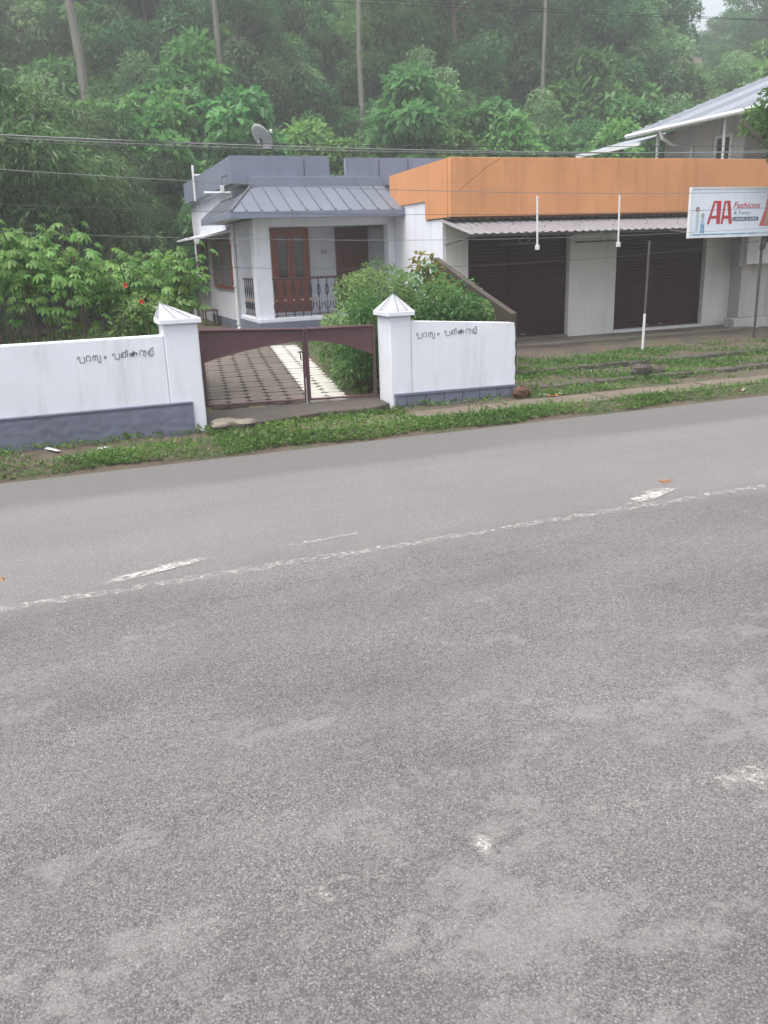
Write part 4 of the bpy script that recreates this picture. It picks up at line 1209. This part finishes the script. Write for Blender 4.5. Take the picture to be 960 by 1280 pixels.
cl = [(0.5*math.cos(i*1.3), 0.4*math.sin(i*2.1), 0.25+0.11*(i % 9), 0.26, 0.9) for i in range(16)]
bush('creeper', (6.95, 15.2, 0.75), cl, 1800, 0.10, 0.06, 'leaf_dark', 25, 'dark creeper hanging over the sloping side wall', stems=4, cat='plant')

# hillside trees --------------------------------------------------------------
def tube_tree(h, r0, lean, limbs, seed, fork=0.55):
    r = random.Random(seed); b = MB()
    pts = [(0, 0, -0.4)]; rad = [r0*1.25]
    for i in range(1, 7):
        t = i/6; pts.append((lean*h*t+r.uniform(-.08,.08), r.uniform(-.1,.1), h*t)); rad.append(r0*(1-0.6*t))
    b.tube(pts, rad, 8)
    for k in range(limbs):
        t = r.uniform(fork, 0.95); i = int(t*6); p = Vector(pts[i])
        a = r.random()*6.28; L = h*r.uniform(0.18, 0.3)
        q = p+Vector((math.cos(a)*L, math.sin(a)*L, L*0.7))
        b.tube([p, p.lerp(q, 0.5)+Vector((0,0,-0.1)), q], [r0*0.45, r0*0.3, r0*0.12], 5)
    return b

def make_tree(name, label, cat, group, trunk, bark, clumps, n, L, W, leaf, seed, droop):
    t = thing(name, (0, 0, 0), label, cat, group)
    tr = bpy.data.objects.new('trunk', trunk.mesh('trunk', bark)); COL.objects.link(tr); tr.parent = t
    cr_ = bpy.data.objects.new('crown', crown('crown', clumps, n, L, W, leaf, seed, droop)); COL.objects.link(cr_); cr_.parent = t
    return t

def spread_clumps(seed, rx, h0, h1, n, ra, rb, sq=0.75):
    r = np.random.default_rng(seed); out = []
    for i in range(n):
        a = r.random()*6.28; z = r.random(); t = r.random()**0.5
        k = math.sin(math.pi*(0.18+0.72*z))
        out.append((rx*t*k*math.cos(a), rx*t*k*math.sin(a), h0+(h1-h0)*z, ra+(rb-ra)*r.random(), sq))
    return out

KINDS = {
 'tall_a': make_tree('broadleaf_tree', 'tall dark broadleaf tree standing on the hillside', 'tree', 'tall dark hillside trees', tube_tree(9, 0.22, 0.02, 7, 1), 'bark', spread_clumps(1, 3.0, 1.4, 10.5, 56, 0.7, 1.3), 13000, 0.30, 0.13, 'leaf_dark', 1, 0.6),
 'tall_b': make_tree('broadleaf_tree', 'tall mid-green loose-crowned tree standing on the hillside', 'tree', 'tall mid-green hillside trees', tube_tree(10, 0.2, -0.03, 8, 2), 'bark', spread_clumps(2, 2.7, 1.6, 11.5, 50, 0.6, 1.2), 12000, 0.27, 0.11, 'leaf_mid', 2, 0.5),
 'feather': make_tree('feathery_tree', 'dense olive tree with drooping fine leaves beyond the garden', 'tree', 'dense olive trees beyond the garden', tube_tree(5.0, 0.16, 0.03, 7, 3, 0.3), 'bark', spread_clumps(3, 2.5, 0.7, 6.2, 60, 0.55, 1.0), 19000, 0.21, 0.05, 'leaf_olive', 3, 0.9),
 'small': make_tree('young_tree', 'bright green bushy young tree growing on the hillside', 'tree', 'bright young hillside trees', tube_tree(3.0, 0.09, 0.03, 6, 4, 0.3), 'bark', spread_clumps(4, 1.5, 0.8, 3.9, 30, 0.4, 0.75), 5200, 0.30, 0.14, 'leaf_bright', 4, 0.55),
 'shrub': make_tree('hillside_shrub', 'rounded green shrub growing low on the hillside', 'shrub', 'low hillside shrubs', tube_tree(1.4, 0.06, 0.03, 6, 5, 0.2), 'bark', dome_clumps(5, 1.7, 1.6, 1.9, 30, 0.4, 0.75, 0.25), 5200, 0.22, 0.10, 'leaf_mid', 5, 0.4),
 'pale': make_tree('pale_tree', 'pale grey-green bushy tree among darker trees on the slope', 'tree', 'pale bushy trees on the slope', tube_tree(4.2, 0.1, 0.0, 7, 8, 0.3), 'bark', spread_clumps(8, 1.9, 0.7, 5.2, 40, 0.4, 0.8), 8000, 0.2, 0.085, 'leaf_pale', 8, 0.45),
 'broad': make_tree('large_leaved_tree', 'large-leaved green tree just behind the house roof', 'tree', 'large-leaved trees behind the roofs', tube_tree(3.6, 0.12, 0.02, 6, 6, 0.35), 'bark', spread_clumps(6, 1.6, 1.2, 4.6, 26, 0.45, 0.8), 4600, 0.33, 0.18, 'leaf_mid', 6, 0.7),
}
used = set()
def plant(kind, x, y, s=1.0, rot=None, sz=None, dz=0.0, label=None):
    ht = {'tall_a': 11.3, 'tall_b': 12.3, 'small': 4.6, 'pale': 6.0}.get(kind, 0)
    if ht and y > 40 and (x+3.0*s)/y > 0.86 and (x-3.0*s)/y < 0.90 and (float(ground_z(x, y))+ht*s-2.3)/math.hypot(x, y) > 0.205: return None   # the gap where the sky shows
    src = KINDS[kind]
    o = src if kind not in used else copy_tree(src)
    used.add(kind)
    o.location = (x, y, float(ground_z(x, y))+dz)
    o.rotation_euler = (0, 0, rot if rot is not None else random.random()*6.28)
    o.scale = (s, s, (sz or s))
    if label: o['label'] = label
    return o
rt = random.Random(5)
# dense olive trees left of the house
for (x, y, s, sz) in ((-3.6, 25, 1.05, 1.0), (-1.3, 24.2, 1.1, 1.02), (0.9, 26.5, 0.85, 0.85), (2.3, 33.0, 1.0, 0.95), (0.2, 30.5, 1.1, 1.1), (-2.4, 30.5, 1.2, 1.2)): plant('feather', x, y, s, sz=sz)
# foot of the hill: large-leaved trees, young trees, shrubs
for (x, y, s, lb) in ((7.6, 35.6, 1.2, 'large-leaved tree rising just behind the satellite dish'), (15.6, 36.0, 1.15, 'large-leaved tree rising behind the sloping end of the orange parapet'), (19.5, 36.5, 1.0, 'large-leaved tree behind the middle of the orange parapet'),
        (5.6, 37.8, 1.1, 'large-leaved tree behind the side parapet with the upright pipe'), (27, 36, 1.0, 'large-leaved tree behind the low canopy of the neighbour house')): plant('broad', x, y, s, label=lb)
for i in range(22):
    x = 2.5+i*1.55+rt.uniform(-.6, .6); plant('small', x, 35.2+rt.uniform(-1.5, 3.0), rt.uniform(0.8, 1.25))
for i in range(34):
    x = 0+i*1.15+rt.uniform(-.8, .8); plant('shrub', x, 33.5+rt.uniform(-0.8, 7.0), rt.uniform(0.8, 1.4))
for i in range(16):
    x = 2+i*2.5+rt.uniform(-.8, .8); plant('shrub', x, 43+rt.uniform(-2, 5.0), rt.uniform(1.0, 1.6))
for i in range(26):
    x = 0+i*1.9+rt.uniform(-.8, .8); plant('small', x, 44+rt.uniform(-3, 7.0), rt.uniform(1.0, 1.6))
for (x, y, sc) in ((4.6, 41, 1.0), (9.4, 39.5, 0.8), (11.8, 46, 1.2), (19.0, 42, 1.0), (23.5, 39.5, 0.9), (28, 47, 1.3), (33, 41, 1.0), (36, 47, 1.3), (40, 44, 1.2), (15.5, 49, 1.2), (6.5, 48, 1.3), (43, 50, 1.4), (1.0, 38, 1.0)): plant('pale', x, y, sc)
for i in range(15):
    x = -3+i*3.4+rt.uniform(-1.2, 1.2); plant('pale', x, 51.5+rt.uniform(-2, 2), rt.uniform(1.2, 1.9))
for i in range(13):
    x = -4+i*4.6+rt.uniform(-1.2, 1.2); plant('small', x, 58+rt.uniform(-2, 2), rt.uniform(1.8, 2.6))
for i in range(18):
    y = 60+i*1.5+rt.uniform(-1, 1); plant('shrub', y*(0.83+0.15*rt.random()), y, rt.uniform(1.6, 2.6)*0.42)
# tall forest in rows up the slope
for i in range(12):
    x = -6+i*4.1+rt.uniform(-1.2, 1.2); plant('tall_b' if rt.random() < 0.55 else 'tall_a', x, 47.0+rt.uniform(-2, 2), rt.uniform(0.75, 1.0))
for i in range(14):
    x = -8+i*4.5+rt.uniform(-1.5, 1.5); plant('tall_a' if rt.random() < 0.55 else 'tall_b', x, 55+rt.uniform(-2.5, 2.5), rt.uniform(0.9, 1.2))
for i in range(14):
    x = -10+i*5.4+rt.uniform(-1.5, 1.5)
    if 51 < x < 56: continue
    plant('tall_a' if rt.random() < 0.5 else 'tall_b', x, 65+rt.uniform(-2.5, 2.5), rt.uniform(1.0, 1.3))
for i in range(12):
    x = -6+i*7+rt.uniform(-1.5, 1.5)
    if 56 < x < 66: continue
    plant('tall_a', x, 77+rt.uniform(-3, 3), rt.uniform(1.1, 1.3))

# tall bare trunks that stand out
def bare(x, y, h, r, lean, label):
    r = r*0.8
    z0 = float(ground_z(x, y))
    t = thing('tall_trunk_tree', (x, y, z0), label, 'tree')
    tb = tube_tree(h, r, lean, 5, int(x*10), 0.7)
    o = bpy.data.objects.new('trunk', tb.mesh('trunk', 'pale_bark')); COL.objects.link(o); o.parent = t
    cl = [(lean*h+a[0], a[1], a[2], a[3], a[4]) for a in spread_clumps(int(x*7)+3, 2.6, h*0.8, h*1.12, 18, 0.7, 1.2)]
    o = bpy.data.objects.new('crown', crown('crown', cl, 3500, 0.28, 0.12, 'leaf_dark', int(x)+60, 0.5)); COL.objects.link(o); o.parent = t
bare(2.85, 42.0, 15, 0.30, -0.035, 'tall tree with a thick pale bare trunk on the slope above the dense olive trees')
bare(8.9, 43.5, 15, 0.20, 0.0, 'tall tree with a slim pale trunk on the slope above the satellite dish')
bare(15.7, 43.0, 15, 0.19, 0.03, 'tall tree with a slim leaning trunk on the slope above the parapet notch')
bare(26.7, 44.0, 14, 0.17, 0.01, 'tall tree with a grey trunk on the slope above the orange parapet')
bare(29.2, 45.0, 14, 0.13, 0.07, 'thin tilted tree with a bare trunk on the slope above the orange parapet')

# banana plant: one tall upright leaf shows
bt = thing('banana_plant', (28.5, 38.5, float(ground_z(28.5, 38.5))), 'banana plant with one tall upright leaf left of the metal roof', 'plant')
bt['label'] = 'banana plant with one tall upright leaf near the neighbour metal roof'
st_ = bpy.data.objects.new('stem', MB().tube([(0, 0, -0.2), (0.02, 0, 1.6)], [0.16, 0.10], 8).mesh('stem', 'leaf_mid')); COL.objects.link(st_); st_.parent = bt
for k, (a, tilt, L) in enumerate(((0.2, 0.25, 3.6), (2.2, 1.0, 2.4), (3.9, 1.1, 2.3), (5.2, 0.9, 2.2))):
    V = []; n = 8
    for i in range(n):
        for (t0, t1) in ((i/n, (i+1)/n),):
            def P(t, s):
                w = 0.28*math.sin(math.pi*min(1, 0.08+t*0.92))
                rad = L*t*math.sin(tilt*(0.5+0.7*t)); zz = 1.5+L*t*math.cos(tilt*(0.5+0.7*t))
                return np.array([rad*math.cos(a)-s*w*math.sin(a), rad*math.sin(a)+s*w*math.cos(a), zz+abs(s)*0.06])
            V += [P(t0, 0), P(t0, 1), P(t1, 1), P(t1, 0), P(t0, -1), P(t0, 0), P(t1, 0), P(t1, -1)]
    lf = bpy.data.objects.new('leaf', leaf_mesh('leaf', np.array(V), np.full(2*n, 0.75), 'leaf_bright')); COL.objects.link(lf); lf.parent = bt

# foliage reaching in at the right, beside the neighbour's roof
nt_ = thing('leafy_tree', (14.95, 14.5, 0.15), 'leafy bright tree whose branches reach in front of the neighbour house', 'tree')
o = bpy.data.objects.new('trunk', tube_tree(4.4, 0.10, 0.02, 5, 33, 0.85).mesh('trunk', 'bark')); COL.objects.link(o); o.parent = nt_
cl = [(c[0]+0.2, c[1], c[2], c[3], c[4]) for c in spread_clumps(34, 1.0, 3.9, 5.2, 26, 0.25, 0.42)]
o = bpy.data.objects.new('crown', crown('crown', cl, 4200, 0.15, 0.08, 'leaf_bright', 35, 0.5)); COL.objects.link(o); o.parent = nt_

# hillside undergrowth and grasses: uncountable
r = np.random.default_rng(77)
n = 42000
x = r.uniform(-8, 60, n); y = 31+r.random(n)**1.2*38
keep = (x > -8+0.0*y) & (x < y*1.05+2)
x, y = x[keep], y[keep]; n = len(x)
hgt = 0.5+0.45*np.sin(x*1.3+np.sin(y*0.9)*2)*np.sin(y*1.1+x*0.4)
z = ground_z(x, y)+r.random(n)*np.clip(hgt, 0.12, 1.2)
D = r.normal(size=(n, 3)); D[:, 2] = np.abs(D[:, 2])*0.6+0.1
L = 0.22+0.25*r.random(n)
me = leaf_mesh('undergrowth', leaf_arrays(np.stack([x, y, z], 1), D, L, L*0.42, 5), 0.1+0.8*r.random(n), 'leaf_mid')
o = bpy.data.objects.new('undergrowth', me); COL.objects.link(o); tag(o, kind='stuff', label='low mixed undergrowth covering the hillside soil', cat='undergrowth')

def weeds(name, label, x, y, L, up, seed, mat='leaf_grass', hz=0.06, wr=0.4):
    r = np.random.default_rng(seed); n = len(x)
    z = bumpy(x, y)+r.random(n)*hz
    D = r.normal(size=(n, 3)); D[:, 2] = np.abs(D[:, 2])*up+0.15
    l = L*(0.5+r.random(n))
    t = 0.2+0.6*r.random(n)+0.15*np.sin(x*2.1+y*3)
    o = bpy.data.objects.new(name, leaf_mesh(name, leaf_arrays(np.stack([x, y, z], 1), D, l, l*wr, seed), t, mat))
    COL.objects.link(o); tag(o, label, 'grass', kind='stuff'); return o
# creeping weeds along the road edge
n = 21000
x = r.uniform(-2.2, 13.5, n); y = 10.08+0.36*r.random(n)**1.2+0.04*np.sin(x*3.1)
dens = 0.62+0.38*np.sin(x*1.9+np.sin(x*0.7)*3)-np.where(x > 9.3, 0.75, 0)-np.where((x > 1.45) & (x < 1.75), 0.8, 0)
k = r.random(n) < np.clip(dens, 0.05, 1)
weeds('roadside_weeds', 'creeping green weeds along the tarmac edge', x[k], y[k], 0.042, 0.8, 8, hz=0.05, wr=0.5)
n = 9000
x = r.uniform(-2.2, 13.5, n); y = 10.06+0.5*r.random(n)+0.05*np.sin(x*2.3)
k = r.random(n) < np.clip(0.5+0.6*np.sin(x*1.3+np.sin(x*2.9)), 0.1, 1)
weeds('verge_grass', 'thin grass blades among the creeping weeds at the tarmac edge', x[k], y[k], 0.10, 1.8, 18, hz=0.02, wr=0.1)
# patchy weeds on the verge below the walls
n = 16000
x = r.uniform(-2.2, 7.0, n); y = r.uniform(10.4, 11.5, n)
f = np.sin(x*2.7+1)*np.sin(y*5.1+x)+np.sin(x*7.3+y*3)*0.5
near_wall = np.exp(-((y-np.where(x < 1.7, 11.2, 11.42))/0.1)**2)*1.5
gate = (x > 1.7) & (x < 4.5)
k = (r.random(n) < np.clip(f*0.25+near_wall*0.4+np.where(gate & (y < 11.25), 0.7, 0)+0.05-np.where((x > 1.9) & (~gate) & (y < 11.05), 0.25, 0), 0, 1)) & (y < np.where(x < 1.6, 11.24, 11.45))
weeds('verge_weeds', 'patchy grass and weeds on the verge below the walls', x[k], y[k], 0.06, 1.1, 9, hz=0.06)
# grassy terraces in front of the shop
n = 46000
x = r.uniform(6.75, 16.5, n); y = r.uniform(11.1, 14.85, n)
f = np.sin(x*1.7+1)*np.sin(y*3.1+x*0.6)+np.sin(x*5.3+y*3)*0.5
k = r.random(n) < np.clip(0.42+f*0.5-np.where(x > 11.5, 0.25, 0)-np.where((y < 11.6) & (x > 9.5), 0.5, 0), 0.02, 1)
weeds('terrace_grass', 'short grass on the low terraces before the shop', x[k], y[k], 0.07, 1.2, 10, hz=0.05, wr=0.3)
# garden floor behind the long wall
n = 14000
x = r.uniform(-4, 3.2, n); y = r.uniform(11.7, 24, n)
k = (x < 1.9+(y-12)*0.12)
weeds('garden_grass', 'grass and weeds on the garden floor behind the long wall', x[k], y[k], 0.14, 1.4, 11, hz=0.12, wr=0.2)
# leaf litter and grass by the drive
n = 5000
x = r.uniform(3.6, 7.2, n); y = r.uniform(12.2, 20, n)
k = x > 4.15+(y-12.3)*0.155
weeds('garden_grass', 'weeds under the shrubs beside the paved drive', x[k], y[k], 0.09, 1.0, 13, hz=0.1, wr=0.3)

# ------------------------------------------------------------------ small things on the verge and road
def lump(name, loc, sx, sy, sz, mat, label, cat, seed):
    r = random.Random(seed); b = MB().ball((0, 0, 0), 1, 10)
    b.v = [(x*sx*(1+r.uniform(-.12,.12)), y*sy*(1+r.uniform(-.12,.12)), z*sz*(1+r.uniform(-.15,.15))) for x, y, z in b.v]
    o = b.build(name, mat); o.location = loc; return tag(o, label, cat)
lump('stone', (6.64, 11.36, 0.17), 0.15, 0.12, 0.12, 'laterite', 'brown laterite stone at the ragged end of the short wall', 'stone', 1)
lump('rubble_stone', (9.35, 11.95, 0.24), 0.22, 0.14, 0.12, 'dark_concrete', 'grey rubble lump on the lower grass terrace', 'stone', 2)
lump('rubble_stone', (9.75, 12.05, 0.2), 0.14, 0.12, 0.08, 'dark_concrete', 'small grey rubble lump beside a larger one on the terrace', 'stone', 3)
def scrap(x, y, z, w, d, mat, label, seed):
    r = random.Random(seed); b = MB(); n = 5
    for j in range(n+1):
        for i in range(n+1):
            b.v.append((-w/2+w*i/n, -d/2+d*j/n, 0.012+r.uniform(0, 0.018)))
    b.f += [(j*(n+1)+i, j*(n+1)+i+1, (j+1)*(n+1)+i+1, (j+1)*(n+1)+i) for j in range(n) for i in range(n)]
    o = b.build('litter', mat); o.location = (x, y, z); o.rotation_euler = (0, 0, r.random()*3)
    m = o.modifiers.new('s', 'SOLIDIFY'); m.thickness = 0.003
    return tag(o, label, 'litter')
def gz(x, y): return float(bumpy(np.array(x), np.array(y)))
scrap(7.12, 11.22, gz(7.12, 11.22), 0.16, 0.1, 'wrapper_orange', 'crumpled orange wrapper on the soil by the terrace', 1)
scrap(6.95, 11.25, gz(6.95, 11.25), 0.12, 0.1, 'wrapper_white', 'crumpled white wrapper near the brown stone', 2)
scrap(7.32, 11.25, gz(7.32, 11.25), 0.14, 0.05, 'wrapper_white', 'flat white paper scrap beside the orange wrapper', 3)
scrap(9.85, 10.25, 0.06, 0.20, 0.09, 'wrapper_red', 'red wrapper at the road edge past the weeds', 4)
scrap(9.95, 10.22, 0.075, 0.16, 0.05, 'wrapper_white', 'white packet lying against the red wrapper at the road edge', 5)
scrap(0.38, 10.78, gz(0.38, 10.78), 0.16, 0.10, 'wrapper_pale', 'white plastic scrap on the verge below the handwriting', 6)
scrap(-0.2, 10.92, gz(-0.2, 10.92), 0.30, 0.06, 'wrapper_pale', 'long pale plastic scrap on the verge by the grey wall base', 7)
scrap(9.0, 12.9, gz(9.0, 12.9), 0.1, 0.08, 'wrapper_white', 'white scrap in the terrace grass', 8)
def stud(x, y, label):
    t = tag(MB().hexa([(x-.05, y-.04, 0.0), (x+.05, y-.04, 0), (x+.05, y+.04, 0), (x-.05, y+.04, 0), (x-.045, y-.025, .018), (x+.045, y-.025, .018), (x+.045, y+.025, .018), (x-.045, y+.025, .018)]).build('road_stud', 'stud_orange'), label, 'road stud')
stud(5.57, 6.66, 'orange road stud beside the bold white dash')
stud(-0.66, 6.72, 'orange road stud beyond the centre line near the long wall')
# broken concrete by the gate
for i, (x, y, s) in enumerate(((2.0, 11.32, 0.2), (2.25, 11.12, 0.16), (1.9, 11.05, 0.12))):
    lump('rubble_stone', (x, y, 0.2), s, s*0.8, 0.05, 'concrete', ['flat broken concrete piece beside the gate pillar', 'broken concrete flake at the edge of the gate threshold', 'small concrete chip in the weeds by the gate pillar'][i], 'stone', 20+i)

# ------------------------------------------------------------------ haze over the hillside
hz = MB().box(-420, 520, -420, 520, -2.0, 60.0)
hm = bpy.data.materials.new('haze'); hm.use_nodes = True; hm.node_tree.nodes.clear()
vo = hm.node_tree.nodes.new('ShaderNodeOutputMaterial'); vp = hm.node_tree.nodes.new('ShaderNodeVolumePrincipled')
vp.inputs['Color'].default_value = (0.92, 0.96, 0.95, 1); vp.inputs['Density'].default_value = 0.0035; vp.inputs['Anisotropy'].default_value = 0.3
hm.node_tree.links.new(vp.outputs[0], vo.inputs['Volume'])
MATS['haze'] = hm
tag(hz.build('haze', 'haze'), kind='stuff')
